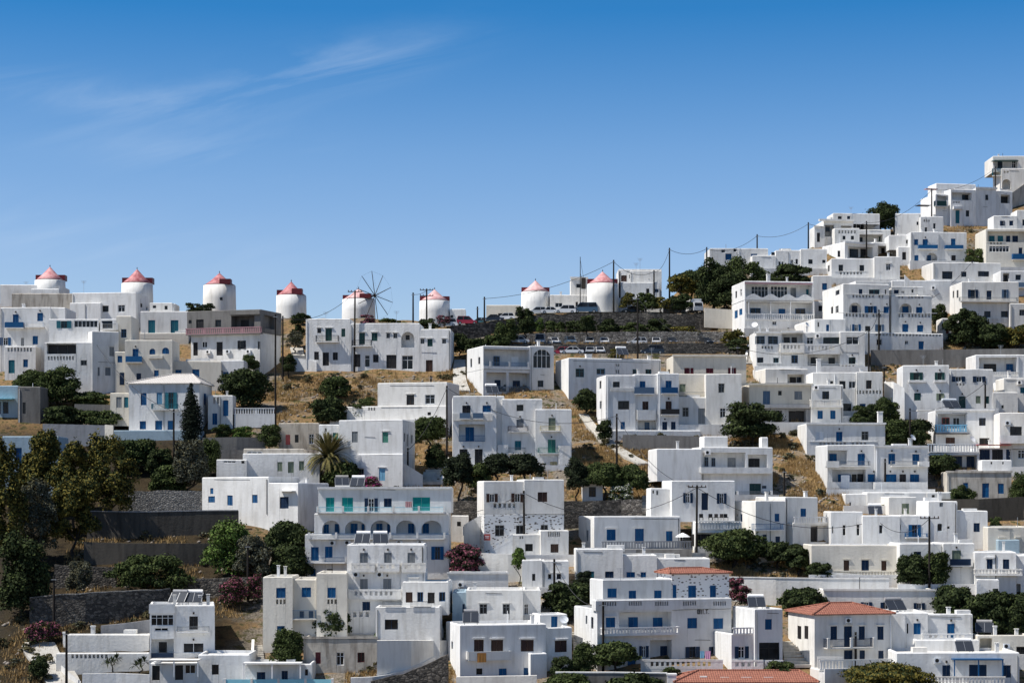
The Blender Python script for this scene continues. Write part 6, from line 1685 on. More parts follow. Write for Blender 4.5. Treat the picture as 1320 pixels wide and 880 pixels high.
# white truck
p = on_road(896, 2.4); root = empty('parked_truck', p, R(-80)); tag(root, 'white box truck parked on the road wall with its cab towards us', 'truck')
m = MB(); m.box(-3.2,-1.05,.75,.9,1.05,2.9); m.build('cargo_box', CARP['white'], root)
m = MB(); extrude_profile(m, [(1.0,.45),(2.6,.45),(2.65,1.2),(2.35,2.15),(1.0,2.2)], 1.95, 1.8); m.build('cab', CARP['white'], root)
m = MB(); m.quad((2.665,-.8,1.3),(2.665,.8,1.3),(2.41,.75,2.0),(2.41,-.75,2.0)); m.build('windscreen', GLASS, root)
m = MB(); m.box(-3.2,-.5,.45,2.4,.5,.75); m.build('chassis', RUBBER, root)
for sx in (-2.1, 1.7):
    for sy in (-1, 1):
        m = MB(); m.tube((sx,sy*.95-.12,.42),(sx,sy*.95+.12,.42),.42,.42,14); m.build('wheel', RUBBER, root)

# ------------------------------------------------------------------ roof and yard fittings
def heater(label, px, row, ref, w=2.2, dy=0, face=0, d=2.0):
    y = hill_y(ref)+d; o = at(px, row, y); root = empty('solar_water_heater', o, R(face)); tag(root, label, 'solar heater', 'solar water heaters on the roofs')
    m = MB(); h = 1.25
    m.quad((-w/2,-.7,.15),(w/2,-.7,.15),(w/2,.5,h),(-w/2,.5,h)); m.quad((-w/2,-.7,.05),(-w/2,.5,h-.1),(w/2,.5,h-.1),(w/2,-.7,.05))
    m.quad((-w/2,-.7,.05),(w/2,-.7,.05),(w/2,-.7,.15),(-w/2,-.7,.15)); po = m.build('panel', PANEL, root)
    for k in range(3):
        f_ = MB(); x = -w/2+w*k/2; f_.quad((x-.025,-.71,.16),(x+.025,-.71,.16),(x+.025,.5,h+.012),(x-.025,.5,h+.012)); f_.build('panel_frame', METAL, po)
    t = MB(); t.tube((-w*.45,.72,h+.15),(w*.45,.72,h+.15),.24,.24,14); t.build('tank', M['Y'] if rnd.random() < .4 else P['W'], root, smooth=False)
    s = MB()
    for x in (-w*.4, w*.4): s.tube((x,.75,-.4),(x,.75,h),.04,.04,5); s.tube((x,-.65,-.4),(x,-.65,.1),.04,.04,5)
    s.build('stand', METAL, root)
HEAT = [('solar heater on the roof edge of the royal blue balcony house',206,436,440,2.2,3),('left solar heater behind the parapet of the five arch house',441,627,742,2.0,6),('second solar heater behind the parapet of the five arch house',461,627,742,2.0,6),
 ('left white tank heater on the three-storey apartment',467.5,700,822,2.0,3),('right white tank heater on the three-storey apartment',490.5,700,822,2.0,3),
 ('left solar heater on the bottom left green gallery house',230,776,852,2.2,4),('right solar heater on the bottom left green gallery house',250,776,852,2.2,4),('grey solar heater on the wall of the corner house',975,782,864,2.2,4),
 ('twin panel heater on the blue loggia house roof',1226,526,578,2.8,2),('brown toned heater beside the olive window',1128,663,700,2.0,2),('solar heater lying on the roof of the open shutter house above the tiles',1154,786,842,2.6,3),
 ('tall heater above the blue pergola house',1243,839,884,2.2,3),('heater at the right edge roof below the dark trees',1269,815,848,2.2,3),('heater on the roof of the long low window house',802,458,512,2.0,2.5),('heater on the brown shuttered house roof',607,802,878,2.0,2.5),('heater on the blue loggia apartment roof',634,507,604,2.0,6),
 ]
for h_ in HEAT: heater(h_[0], h_[1], h_[2], h_[3], h_[4], d=h_[5], face=rnd.uniform(-18, 18))
def dish(label, px, row, ref, d=1.5, r=.55):
    y = hill_y(ref)+d; o = at(px, row, y); root = empty('satellite_dish', o, R(rnd.uniform(-40,40))); tag(root, label, 'satellite dish', 'satellite dishes on the roofs')
    m = MB(); n = 16; dirv = Vector((.2,-.8,.55)).normalized(); a = dirv.orthogonal().normalized(); b = dirv.cross(a); c = Vector((0,-.1,.75))
    for q_ in range(3):
        r0, r1 = r*q_/3, r*(q_+1)/3
        for k in range(n):
            t0, t1 = 2*math.pi*k/n, 2*math.pi*(k+1)/n
            f_ = lambda rr, t: c + (a*math.cos(t)+b*math.sin(t))*rr + dirv*(rr*rr*.35)
            m.quad(f_(r0,t0), f_(r1,t0), f_(r1,t1), f_(r0,t1))
    m.build('reflector', P['W'], root, smooth=True)
    s = MB(); s.tube((0,0,-.5),(0,0,.7),.035,.035,5); s.tube(c-b*r*.9, c+dirv*.55, .018,.018,4); s.build('mast', METAL, root)
for l_ in [('white dish on the red awning house terrace',1253,572,606),('dish on the roof right of the parked heater above the wide windows house',1040,424,477),('dish on the roof of the rounded terrace at the right',1176,570,610),('dish beside the tall blue roof door',727,806,878),('dish on the corner house roof edge',973,424,477),('dish beside the AC of the low window block',1203,368,396)]: dish(*l_)
def antenna(label, px, top, base, ref, d=3):
    y = hill_y(ref)+d; o = at(px, base, y); h = (base-top)/F*y; m = MB(); m.tube((0,0,-1),(0,0,h),.03,.025,5)
    for k in range(5): m.tube((-.55+.06*k,0,h-.12*k),(.55-.06*k,0,h-.12*k),.018,.018,4)
    m.tube((0,-.5,h-.25),(0,.5,h-.25),.018,.018,4)
    ob = m.build('roof_antenna', METAL, loc=o); tag(ob, label, 'antenna', 'aerials on the roofs')
for l_ in [('aerial on the long plain white house roof',840,448,464,512),('aerial on the tall plain white house roof',470,528,543,622),('aerial on the wide windows house roof',1070,413,429,477),('aerial on the rambling house top block',1135,350,364,452),('aerial on the green shuttered house roof',1190,458,472,540),('aerial on the lettered house upper block',800,732,748,862),('aerial on the white block left of the round bush',945,468,483,551),('aerial on the veranda house at the right slope',1290,445,459,490),('aerial on the speckled stone house roof',706,605,619,718),('aerial on the two level block by the left ridge',108,362,379,420),('aerial on the royal blue balcony house',186,425,440,505),('tall aerial on the antenna house',825,333,352,386),('shorter aerial left of the tall one on the antenna house',820,339,352,386),('aerial on the long house roof left of the sail windmill',420,402,412,472),('aerial on the ridge right of the sail windmill',511,401,414,440),
 ('aerial on the roof of the square white house with two grey windows',638,744,760,822),('aerial on the ridge wall near the leftmost windmill',33.5,363,372,392),('aerial on the brown shuttered house roof edge',639,804,818,878),('aerial on the broad flat roof house',1097,267,276,316),('aerial on the stepped apartment roof',905,776,786,862)]: antenna(*l_)
# red sign by the stairs
p = at(628, 712, hill_y(720)); root = empty('street_sign', p); tag(root, 'small square red sign on a white pillar by the maroon bush', 'sign')
m = MB(); m.box(-.42,.02,-2,.42,.5,1.75); m.build('pillar', M['W'], root)
m = MB(); m.box(-.45,-.06,1.75,.45,.02,2.65); so = m.build('sign_plate', P['r'], root)
m = MB(); m.box(-.3,-.07,2.28,.3,-.064,2.36); m.box(-.3,-.07,2.08,.22,-.064,2.16); m.build('sign_stripe', P['W'], so)
# white market umbrella, washing, chairs and drying racks
p = at(880, 703, hill_y(712)); root = empty('parasol', p); tag(root, 'small white parasol at the right end of the long balustrade', 'parasol')
m = MB(); m.tube((0,0,-1),(0,0,1.7),.04,.04,6); m.build('pole', METAL, root)
m = MB(); m.lathe([(1.1,1.25),(.6,1.6),(.03,1.85)], 8); m.build('canopy', P['W'], root)
def chair(label, px, row, ref, rz, d=-1.4):
    y = hill_y(ref)+d; root = empty('garden_chair', at(px, row, y), rz); tag(root, label, 'chair', 'chairs on the cluttered terrace')
    m = MB(); m.box(-.28,-.28,.40,.28,.28,.46); m.build('seat', P['K'], root)
    m = MB(); m.box(-.28,.22,.46,.28,.28,.95); m.build('backrest', P['K'], root)
    for sx in (-1,1):
        for sy in (-1,1):
            m = MB(); m.tube((sx*.24,sy*.24,0),(sx*.24,sy*.24,.40),.025,.025,5); m.build('leg', P['K'], root)
for i_, x_ in enumerate((904, 916, 922, 929, 936)): chair('black chair on the cluttered terrace above the dark garage', x_, 670.5, 704, rnd.uniform(-1, 1), -1.2)
m = MB(); 
# string of washing on the lettered house
for (lb, x0, x1, t, b_, c) in (('pale blue towel drying in front of the lettered house', 902.5,908,838.5,848,'L'),('pink towel drying in front of the lettered house',909,916,838.5,849,'k'),('striped flag cloth hung between emerald shutters',522.5,531,646,653.5,'M')):
    y = hill_y(862 if x0 > 600 else 742)-1.25; o = at(x0, b_, y); w = (x1-x0)/F*y; h = (b_-t)/F*y; m = MB()
    for k in range(6):
        e0, e1 = .05*(k%2), .05*((k+1)%2); m.quad((w*k/6,-e0,0),(w*(k+1)/6,-e1,0),(w*(k+1)/6,0,h),(w*k/6,0,h))
    ob = m.build('hanging_cloth', P[c], loc=o); tag(ob, lb, 'laundry')
# ------------------------------------------------------------------ plants
nr = np.random.default_rng(11)
def leaves(centers, normals, size, jitter=.35, aspect=.7):
    n = len(centers)
    nrm = normals + nr.normal(0, .55, (n, 3)); nrm /= np.linalg.norm(nrm, axis=1, keepdims=True)+1e-9
    ref = nr.normal(0, 1, (n, 3)); u = np.cross(nrm, ref); u /= np.linalg.norm(u, axis=1, keepdims=True)+1e-9
    w = np.cross(nrm, u); s = size*(1+nr.uniform(-jitter, jitter, (n, 1)))
    a, b = u*s, w*s*aspect
    v = np.stack([centers-a, centers-b*.9, centers+a, centers+b*.9], 1).reshape(-1, 3)
    f = np.arange(n*4).reshape(n, 4)
    return v, f
def lobes(W, D, H, n, base=0.0, squat=.55):
    """irregular overlapping leaf masses filling a crown of the given size"""
    out = []; ph = nr.uniform(0, 6.28)
    for k in range(n):
        t = ((k+.5)/n + nr.uniform(-.12, .12)) % 1.0; ang = ph + 2.4*k + nr.uniform(-.5, .5)
        taper = math.sqrt(max(.12, 1-((t-.32)/.78)**2)); rad = nr.uniform(.45, 1.0)
        sz = nr.uniform(.17, .30)
        c = np.array([math.cos(ang)*rad*W*.37*taper, math.sin(ang)*rad*D*.37*taper, base + H*(.14+.70*t)])
        out.append((c, np.array([W, D, H])*sz*np.array([nr.uniform(.8, 1.25), 1, nr.uniform(.75, 1.15)])))
    return out
def crown_mesh(name, root, L, count, size, mats, mixp, core=True):
    tot = sum(r[0]*r[1]+r[0]*r[2] for c, r in L); Vs, Fs, off, mi = [], [], 0, []
    for c, r in L:
        n = max(20, int(count*(r[0]*r[1]+r[0]*r[2])/tot))
        d = nr.normal(0, 1, (n, 3)); d /= np.linalg.norm(d, axis=1, keepdims=True); d[:, 2] = np.where(d[:, 2] < -.4, -d[:, 2], d[:, 2])
        rad = nr.uniform(.35, 1.0, (n, 1))**.6*(1+.28*np.abs(nr.normal(0, .5, (n, 1)))*(nr.random((n, 1)) < .3))
        v, f = leaves(c + d*r*rad, d, size)
        Vs.append(v); Fs.append(f+off); off += len(v)
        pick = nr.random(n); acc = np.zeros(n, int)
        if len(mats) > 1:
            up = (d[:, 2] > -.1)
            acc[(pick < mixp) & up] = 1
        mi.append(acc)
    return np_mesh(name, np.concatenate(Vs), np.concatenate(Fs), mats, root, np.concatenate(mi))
def trunk_mesh(root, H, r, limbs=3, spread=1.2, base=-1.0, name='trunk'):
    m = MB(); p = Vector((0,0,base)); n = 5; top = H
    pts = [Vector((rnd.uniform(-.12,.12)*k, rnd.uniform(-.12,.12)*k, base+(top-base)*k/n)) for k in range(n+1)]
    for k in range(n): m.tube(pts[k], pts[k+1], r*(1-.09*k), r*(1-.09*(k+1)), 8, False)
    for k in range(limbs):
        a = 6.28*k/limbs+rnd.random(); q = pts[-1]+Vector((math.cos(a)*spread, math.sin(a)*spread, spread*rnd.uniform(.8,1.5)))
        mid = pts[-1].lerp(q, .5)+Vector((0,0,-.1*spread)); m.tube(pts[-1], mid, r*.5, r*.38, 6, False); m.tube(mid, q, r*.38, r*.14, 6, False)
    return m.build(name, DARKM, root)
KIND = {  # leaf materials, accent share, leaf size
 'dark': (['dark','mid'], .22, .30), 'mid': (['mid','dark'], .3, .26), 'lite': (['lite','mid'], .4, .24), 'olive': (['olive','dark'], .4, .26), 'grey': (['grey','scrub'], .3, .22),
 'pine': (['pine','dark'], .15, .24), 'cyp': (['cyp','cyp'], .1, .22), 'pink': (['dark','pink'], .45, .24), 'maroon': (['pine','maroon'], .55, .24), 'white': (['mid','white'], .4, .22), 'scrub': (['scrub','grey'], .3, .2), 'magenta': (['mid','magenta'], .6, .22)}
PN = {'pine': 'pine_tree', 'cyp': 'cypress_tree', 'pink': 'oleander_bush', 'maroon': 'oleander_bush', 'white': 'flowering_bush', 'magenta': 'bougainvillea', 'scrub': 'scrub_bush'}
def plant(label, kind, x0, x1, top, base, trunk=0.0, d=0, dens=1.0, group=None, name=None):
    """trunk = share of the height that is bare stem"""
    y = hill_y(base)+d; o = at((x0+x1)/2, base, y); W = (x1-x0)/F*y; H = (base-top)/F*y
    nm = name or PN.get(kind, 'tree' if trunk > .12 else 'bush')
    root = empty(nm, o); tag(root, label, nm.split('_')[-1] if '_' in nm else nm, group or ('trees between the houses' if trunk > .12 else 'bushes between the houses'))
    mats, mp, ls = KIND[kind]; mats = [LEAF[q_] for q_ in mats]
    if kind == 'cyp':
        Ls = []
        for k in range(16):
            t = (k+.5)/16; r = W*.5*(math.sin(math.pi*min(1, t*.78+.16))**.8)*(1-.55*t)*1.25
            Ls.append((np.array([nr.normal(0,.1), nr.normal(0,.1), H*(.04+.93*t)]), np.array([r, r, H*.055])))
        tr = trunk_mesh(root, H*.5, .18, 0); crown_mesh('crown', root, Ls+[(c*np.array([1,1,1]), r*.7) for c, r in Ls], 11000, ls*.62, mats, mp); return root
    b0 = H*trunk*.9
    loose = kind in ('olive', 'grey') or ' loose' in label
    area = (x1-x0)*(base-top); n = int(min(16, 5+area/130))*(2 if loose else 1)
    Ls = lobes(W*1.12, W*1.0, (H-b0)*1.04, n+2, b0)
    if loose: Ls = [(c*np.array([1.12, 1.1, 1.0]), r*.62) for c, r in Ls]
    if not loose:
        k_ = nr.uniform(.72, .95); Ls = [(c*np.array([1.08/k_**.3, 1.05, 1.0])+np.array([0, 0, nr.normal(0, H*.03)]), r*k_) for c, r in Ls+lobes(W*1.15, W, (H-b0)*1.05, n//2, b0)]
    if loose: dens *= .62
    elif trunk < .12: Ls.append((np.array([0, 0, H*.16]), np.array([W*.42, W*.40, H*.27])))
    else: Ls.append((np.array([0, 0, b0+(H-b0)*.5]), np.array([W*.33, W*.31, (H-b0)*.36])))
    cnt = int(min(12000, max(420, area*7.5*dens)))
    trunk_mesh(root, max(.3, b0+H*.12), max(.05, min(.28, W*.045)), 4, W*.22, name='trunk' if trunk > .12 else 'stem')
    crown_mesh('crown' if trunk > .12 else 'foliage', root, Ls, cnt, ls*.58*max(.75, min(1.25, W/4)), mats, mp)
    return root
PL = '''
olive|-16|30|566|742|.1|tall loose tree at the left edge beside the shaded pale house
olive|36|80|552|660|.15|thin golden tree in front of the shaded pale house
olive|72|118|566|680|.1|yellow green tree between the thin golden tree and the broad one
olive|104|176|560|680|.1|broad golden green tree in the shaded left garden
grey|14|74|616|724|.05|dull tree mass under the thin golden tree
olive|58|128|616|712|.05|shaded tree mass under the broad golden green tree
mid|145|205|569|602|.05|green cactus thicket under the white house with pale hipped roof
dark|190|222|578|614|.05|dark cactus bush beside the black pole left of the cypress
grey|222|268|566|640|.08|grey brown bare looking tree below the cypress
mid|258|285|566|612|.05|green bush right of the grey brown tree
cyp|231|262|493|574|0|tall dark cypress beside the white house with pale hipped roof
mid|22|62|476|520|.1|round green tree between the slotted house and the grey stone shed
mid|52|100|474|522|.1|bigger round tree with a hint of pink behind it
magenta|80|101|470|490|.05|pink bougainvillea against the white wall above the round trees
mid|94|142|506|523|.0|low hedge bush above the plain grey concrete wall
dark|56|106|524|548|.0|dark bush on top of the stained garden wall
mid|104|158|529|548|.0|trailing green bush over the right part of the stained garden wall
dark|286|343|478|527|.1|dense green tree above the white balustrade fence
mid|308|334|457|482|.15|small green tree in front of the pink balcony house
mid|334|362|548|578|.05|green bush left of the rusty door cottage
mid|275|300|548|566|.0|small garden bushes inside the grey retaining wall
lite|300|328|550|565|.0|light green garden plants inside the grey retaining wall
dark|362|382|456|480|.05|dark bush at the corner of the curved low wall
dark|374|392|404|444|.1|dark shrub tree left of the long two-storey house
grey|368|392|425|452|.05|grey olive shrub between pink balcony house and long house
dark|240|262|391|404|.0|dark ridge bush left of the tall white windmill foot
dark|258|276|391|404|.0|second dark ridge bush at the tall white windmill foot
dark|380|402|404|416|.0|dark bush on the roofline below the fourth windmill
lite|268|322|670|744|.05|large round green bush in the shaded garden
grey|300|350|690|752|.08|grey green bush in front of the large round one
dark|345|396|676|722|.05|dark bush below the white house with two steps
mid|140|242|714|762|.0|wide loose green bush on the lower garden terrace
grey|86|120|722|768|.05|grey shrub at the black terrace wall
dark|-6|62|690|792|.03|black shaded thicket at the left edge
olive|20|62|580|648|.1|dull slim tree between the left edge tree and the golden tree
mid|196|240|602|634|.0|shadowy hedge left of the pale dry stone wall
dark|348|398|706|745|.0|dark bramble left of the lowest arches house floor
mid|347|375|646|676|.05|green shrub beside the stone gate wall
grey|378|412|636|660|.0|grey shrub on the white low wall under the pale house
pink|284|317|746|780|.05|pink oleander right of the solar heaters at bottom left
pink|317|338|742|774|.05|paler pink oleander against the greyish house edge
maroon|576|622|702|742|.06|big rose maroon flowering bush above the long white terrace
maroon|938|958|741|776|.05|maroon flowering bush beside the speckled wall of the lettered house
pink|950|968|756|780|.05|rose flowering bush over the grey solar heater
pink|1232|1258|768|786|.0|pink flowering patch in the dark right hand trees
pink|34|58|800|828|.0|dim pink oleander left of the beige lane top
pink|54|78|800|822|.0|second dim pink oleander behind the curb wall
mid|354|391|812|858|.05|green climbing bush against the greyish blue shuttered house
dark|408|448|783|828|.08|dark bush in front of the greyish white house right wing
lite|480|514|812|836|.0|light green climber on the old house corner
dark|507|550|790|828|.08|dark round tree in front of the blue framed window house
dark|542|568|806|828|.0|dark bush left of the small curved stairs
lite|660|677|708|750|.35|slender light tree in front of the speckled low wall
dark|708|762|752|794|.1|dense round dark tree beside the black centre pole
pine|740|764|735|760|.1|upper dark tree against the long low house windows
mid|737|766|832|872|.1|tree at the foot of the slanting stair rail
dark|711|740|846|874|.1|dark tree right of the brown shuttered house base
mid|767|819|829|872|.35|flat topped tree in front of the lettered house left part
mid|705|760|868|894|.0|hedge at the bottom edge below the round trees
dark|780|860|870|894|.0|dark hedge behind the grey front wall
mid|852|874|859|872|.0|small clipped bush at the balustrade wall
mid|988|1024|852|876|.0|low bush at the foot of the stepped alley
olive|1085|1200|855|892|.0|broad olive bush across the bottom edge
dark|1010|1062|758|792|.05|dark green tree group left of the orange roof
mid|1020|1045|763|792|.0|lighter bush inside the dark group by the orange roof
dark|1040|1072|724|746|.0|round dark bush by the white railing left end
mid|908|984|684|722|.05|broad green bush above the golden slope near the dark garage
dark|984|1020|698|724|.05|left dark bush under the navy balcony cluster
dark|1010|1048|704|732|.05|right dark bush under the navy balcony cluster
dark|1158|1194|715|760|.12|dark tree left of the black pole by open shutters
mid|1188|1224|714|758|.12|green tree right of the black pole by open shutters
dark|1205|1260|755|806|.08|dark tree below the navy solid balcony
dark|1246|1300|768|818|.08|dark tree mass below the fine balustrade house
dark|1284|1330|760|820|.08|dark tree at the right edge above the low flue house
lite|1258|1276|786|804|.0|light green bush between the dark right hand trees
dark|1100|1132|520|548|.08|dark bush left of the white ramp stairs
mid|1126|1158|515|548|.08|spiky green bush beside the white ramp stairs
mid|1138|1170|542|578|.05|green bush left of the pole under the blue loggia house
dark|1164|1198|540|576|.05|dark bush right of the pole under the blue loggia house
dark|1196|1232|588|612|.05|dark bush under the terrace balustrade
mid|1228|1254|626|650|.05|green bush at the derelict cottage corner
mid|1222|1244|632|660|.0|bush below the derelict cottage left door
mid|1304|1326|610|650|.0|green bush right of the derelict cottage
mid|1275|1292|664|682|.0|round bush on the dark wall below the derelict cottage
dark|1220|1270|400|446|.1|large dark tree in front of the open navy shutters
dark|1262|1300|420|450|.05|shaded bush right of the large dark tree
olive|1290|1330|418|450|.05|olive bush at the right edge beneath the ledge house
dark|1200|1224|393|420|.05|dark bush between the rambling house and the big tree
mid|1246|1274|320|342|.05|round green bush between the arch house and the cream one
dark|1210|1230|262|281|.05|dark climbing bush in front of the green loggia house
dark|1122|1158|265|298|.1|dark tree on the skyline above the white gabled house
dark|937|1000|519|566|.05|large glossy round bush in front of the beige garages
dark|742|771|503|530|.05|dark bush against the long plain white house
dark|768|789|541|568|.05|dark bush at the start of the steep path
dark|898|944|332|396|.08|big dark tree on the ridge left part
mid|930|988|334|394|.08|big dark green tree on the ridge right part
dark|908|966|350|398|.05|low shaded crown between the two big ridge trees
dark|992|1047|342|374|.05|rounded dark tree behind the scalloped house roof
olive|860|896|354|388|.3|yellowish tree on the ridge under the tall pole
dark|872|910|351|380|.1|dark crown behind the yellowish tree
olive|798|822|378|400|.0|yellow green shrub beside the rightmost windmill
mid|818|846|379|400|.0|green shrub on the slope below the antenna house
olive|840|866|382|400|.0|olive shrub at the foot of the antenna house pole
dark|862|890|380|400|.0|dark shrub left of the white truck
dark|745|770|406|428|.0|dark bush hanging under the rightmost windmill wall
dark|665|690|396|432|.05|dark tree at the bend of the road wall
lite|689|702|410|430|.05|bright green bush under the road wall
mid|700|728|414|432|.0|green scrub under the road wall middle
dark|728|752|414|430|.0|dark scrub under the road wall left of the hanging bush
dark|772|800|412|430|.0|dark scrub under the road wall below the windmill
mid|800|832|416|431|.0|mixed scrub under the road wall right part
dark|832|862|412|430|.0|dark rounded scrub under the road wall right part
olive|862|900|420|432|.0|yellow scrub strip near the end of the road wall
mid|640|668|414|440|.0|green scrub slope at the left end of the middle lot
dark|582|604|432|456|.05|dark bush below the ramp road wall
dark|600|630|436|458|.05|second dark bush below the ramp road wall
mid|622|656|432|458|.05|third green bush below the ramp road wall
olive|785|805|448|464|.0|olive bush above the teal windowed roof
maroon|462|484|405|420|.0|dark pink bush at the foot of the sail windmill
mid|484|516|411|420|.0|low hedge on the roofline right of the sail windmill
dark|540|562|411|428|.0|dark bush at the transformer pole foot
maroon|562|582|406|418|.0|dull red bush behind the white estate car
mid|534|573|540|584|.3|leafy tree right of the tall plain white house
dark|548|574|574|604|.0|dark hedge beside the tall black pole by the stairs
mid|450|478|518|540|.0|green creeper on the lilac house terrace
mid|463|484|510|522|.0|small shrub at the chimney of the lilac house terrace
mid|416|452|486|512|.0|dark green scrub patch on the golden slope edge
dark|404|444|512|545|.0|green scrub above the ruined cottage
mid|420|462|596|628|.05|garden bush beside the palm
magenta|468|492|614|630|.0|magenta bougainvillea on the five arch house roof line
maroon|438|466|606|628|.0|brownish red creeper beside the palm
pine|572|612|588|646|.35|dark flat crowned tree left of the speckled house
pine|622|660|586|628|.3|dark wind bent tree behind the speckled house left half
pine|652|698|588|628|.3|dark wind bent tree behind the speckled house right half
mid|600|634|598|630|.1|bright green bush between the two dark flat trees
pine|729|758|592|650|.3|dark pine left of the tiny stone hut
mid|756|800|600|648|.35|green spreading tree over the tiny stone hut
mid|792|832|600|646|.3|green tree beside the square grey stone wall
white|786|818|626|654|.0|white flowering bush beside the square grey stone wall
mid|784|801|652|668|.0|green tuft over the dark rubble wall
mid|905|930|612|622|.0|green creeper on the blank wall terrace
mid|424|442|790|800|.0|leafy top above the grey wing balcony
olive|930|962|424|446|.0|yellow scrub at the right end of the middle lot
dark|936|966|436|452|.0|dark scrub under the yellow one by the wide window rows house
mid|1040|1058|556|570|.0|potted climber at the roller shutter house corner
dark|40|64|846|872|.05|leafy bush leaning over the beige lane
'''
for line in PL.strip().splitlines():
    k, a, b, t, bs, tr, lb = line.split('|')
    plant(lb, k, float(a), float(b), float(t), float(bs), float(tr), d=(390-hill_y(float(bs))+5) if 'road wall' in lb and float(bs) < 433 and 'ramp' not in lb and float(t) > 400 else 0)
# palm
o = at(422, 628, hill_y(626)); root = empty('palm_tree', o); tag(root, 'date palm with drooping straw coloured fronds beside the plain white house', 'palm')
y = o.y; k = y/F; Ht = (628-588)*k
m = MB()
for j in range(9): m.tube((.02*j,0,-1.5+(Ht+1.5)*j/9), (.02*(j+1),0,-1.5+(Ht+1.5)*(j+1)/9+.03), .42-.012*j, .36-.012*j, 9, False)
m.build('trunk', DARKM, root)
fv, ff, fi = [], [], 0
for j in range(180):
    az = nr.uniform(0, 6.28); el = nr.uniform(-.30, 1.4); L = 4.1*nr.uniform(.8, 1.1); d = np.array([math.cos(az)*math.cos(el), math.sin(az)*math.cos(el), math.sin(el)])
    side = np.cross(d, [0,0,1.0]); side /= np.linalg.norm(side)+1e-6; p = np.array([.15, 0, Ht]); prev = p
    for s_ in range(9):
        t = (s_+1)/9; dd = d + np.array([0,0,-(.14 if el > .45 else .42)*t*t]); q_ = p + dd*L*t; seg = q_-prev
        for sg in (-1, 1):
            for e_ in range(2):
                b0 = prev+seg*(e_*.5); tip = b0 + side*sg*(.40*(1-t*.45)) + seg/np.linalg.norm(seg)*.62 + np.array([0,0,-.05]); w_ = seg*.34
                fv += [b0-w_*.4, b0+w_*1.3, tip+seg*.05, tip]; ff.append([fi, fi+1, fi+2, fi+3]); fi += 4
        fv += [prev-side*.03, prev+side*.03, q_+side*.02, q_-side*.02]; ff.append([fi, fi+1, fi+2, fi+3]); fi += 4
        prev = q_
np_mesh('crown', np.array(fv), np.array(ff), LEAF['palm'], root)

def spiky(label, px, top, base, ref):
    y = hill_y(ref); o = at(px, base, y); h = (base-top)/F*y; root = empty('yucca_plant', o); tag(root, label, 'plant', 'yucca plants of the courtyard')
    trunk_mesh(root, h*.35, .12, 3, h*.16, -.6, 'stem'); fv, ff = [], []
    for (cx_, cy_, cz_) in ((0, 0, h*.5), (-h*.2, .1, h*.42), (h*.18, -.1, h*.6)):
        for j in range(34):
            az, el = nr.uniform(0, 6.28), nr.uniform(-.3, 1.4); L = h*nr.uniform(.3, .45); d = np.array([math.cos(az)*math.cos(el), math.sin(az)*math.cos(el), math.sin(el)]); s_ = np.array([-math.sin(az), math.cos(az), 0])*.07
            b0 = np.array([cx_, cy_, cz_]); m0 = b0+d*L*.55; t0 = b0+d*L+np.array([0, 0, -L*.25]); i = len(fv)
            fv += [b0-s_*.5, b0+s_*.5, m0+s_, m0-s_, t0]; ff += [(i, i+1, i+2, i+3), (i+3, i+2, i+4, i+4)]
    m = MB(); m.v = [tuple(v_) for v_ in fv]; m.f = [f_ if len(set(f_)) == 4 else f_[:3] for f_ in ff]; m.mi = [0]*len(ff); m.build('foliage', LEAF['dark'], root)
spiky('spiky yucca leaning in front of the slotted courtyard wall', 145, 836, 868, 868); spiky('spiky yucca beside the timber pergola', 181, 840, 870, 870)
# low scrub, rocks and dry grass on the open slopes
PATCH = [('the golden slope left of the lilac house',330,486,482,545,30),('the slope below the steep path',748,860,552,655,22),('the golden slope beside the piered balconies',936,1088,556,656,30),('the slope above the green shuttered houses',1128,1240,462,505,14),
 ('the shaded left garden terraces',90,330,690,790,22),('the strip below the long curved garden wall',60,230,782,818,14),('the bank beside the beige lane',0,78,800,884,26),('the slope under the white curb wall',452,580,862,892,16),('the golden patch below the dark garage',900,1050,708,746,16),
 ('the rough ground below the ramp road',580,660,430,505,18),('the rocky slope below the green loggia house',1200,1272,278,345,16),('the foot of the white stepped apartment block',780,960,556,600,14),('the rough bank under the road wall',650,930,424,434,14),('the gaps between the centre houses',420,860,480,640,60),('the gaps between the right hand houses',930,1310,330,620,80)]
sc_proto = []
for v_ in range(4):
    Ls = lobes(1.7, 1.5, .95, 4); r_ = empty('scrub_bush', (0,0,-70)); mo = crown_mesh('foliage', r_, Ls, 190, .15, [LEAF['scrub'], LEAF['grey'] if v_ % 2 else LEAF['scrub']], .45); sc_proto.append((r_, mo, v_))
first = [True]*4
for (pl, x0, x1, r0, r1, n) in PATCH:
    for j in range(n):
        px, row = rnd.uniform(x0, x1), rnd.uniform(r0, r1); v_ = rnd.randrange(4); r_, mo, _ = sc_proto[v_]
        if first[v_]: ro = r_; first[v_] = False
        else:
            ro = r_.copy(); COL.objects.link(ro); c_ = mo.copy(); c_.parent = ro; COL.objects.link(c_)
        ro.location = ground_pt(px, row) - Vector((0,0,.1)); ro.rotation_euler = (0,0,rnd.uniform(0,6.28)); s_ = rnd.uniform(.5, 1.45); ro.scale = (s_, s_, s_*rnd.uniform(.7, 1.1))
        tag(ro, 'low grey brown scrub bush on '+pl, 'bush', 'scrub bushes on '+pl)
gv, gf, gi = [], [], 0; rv, rf_, ri_ = [], [], 0
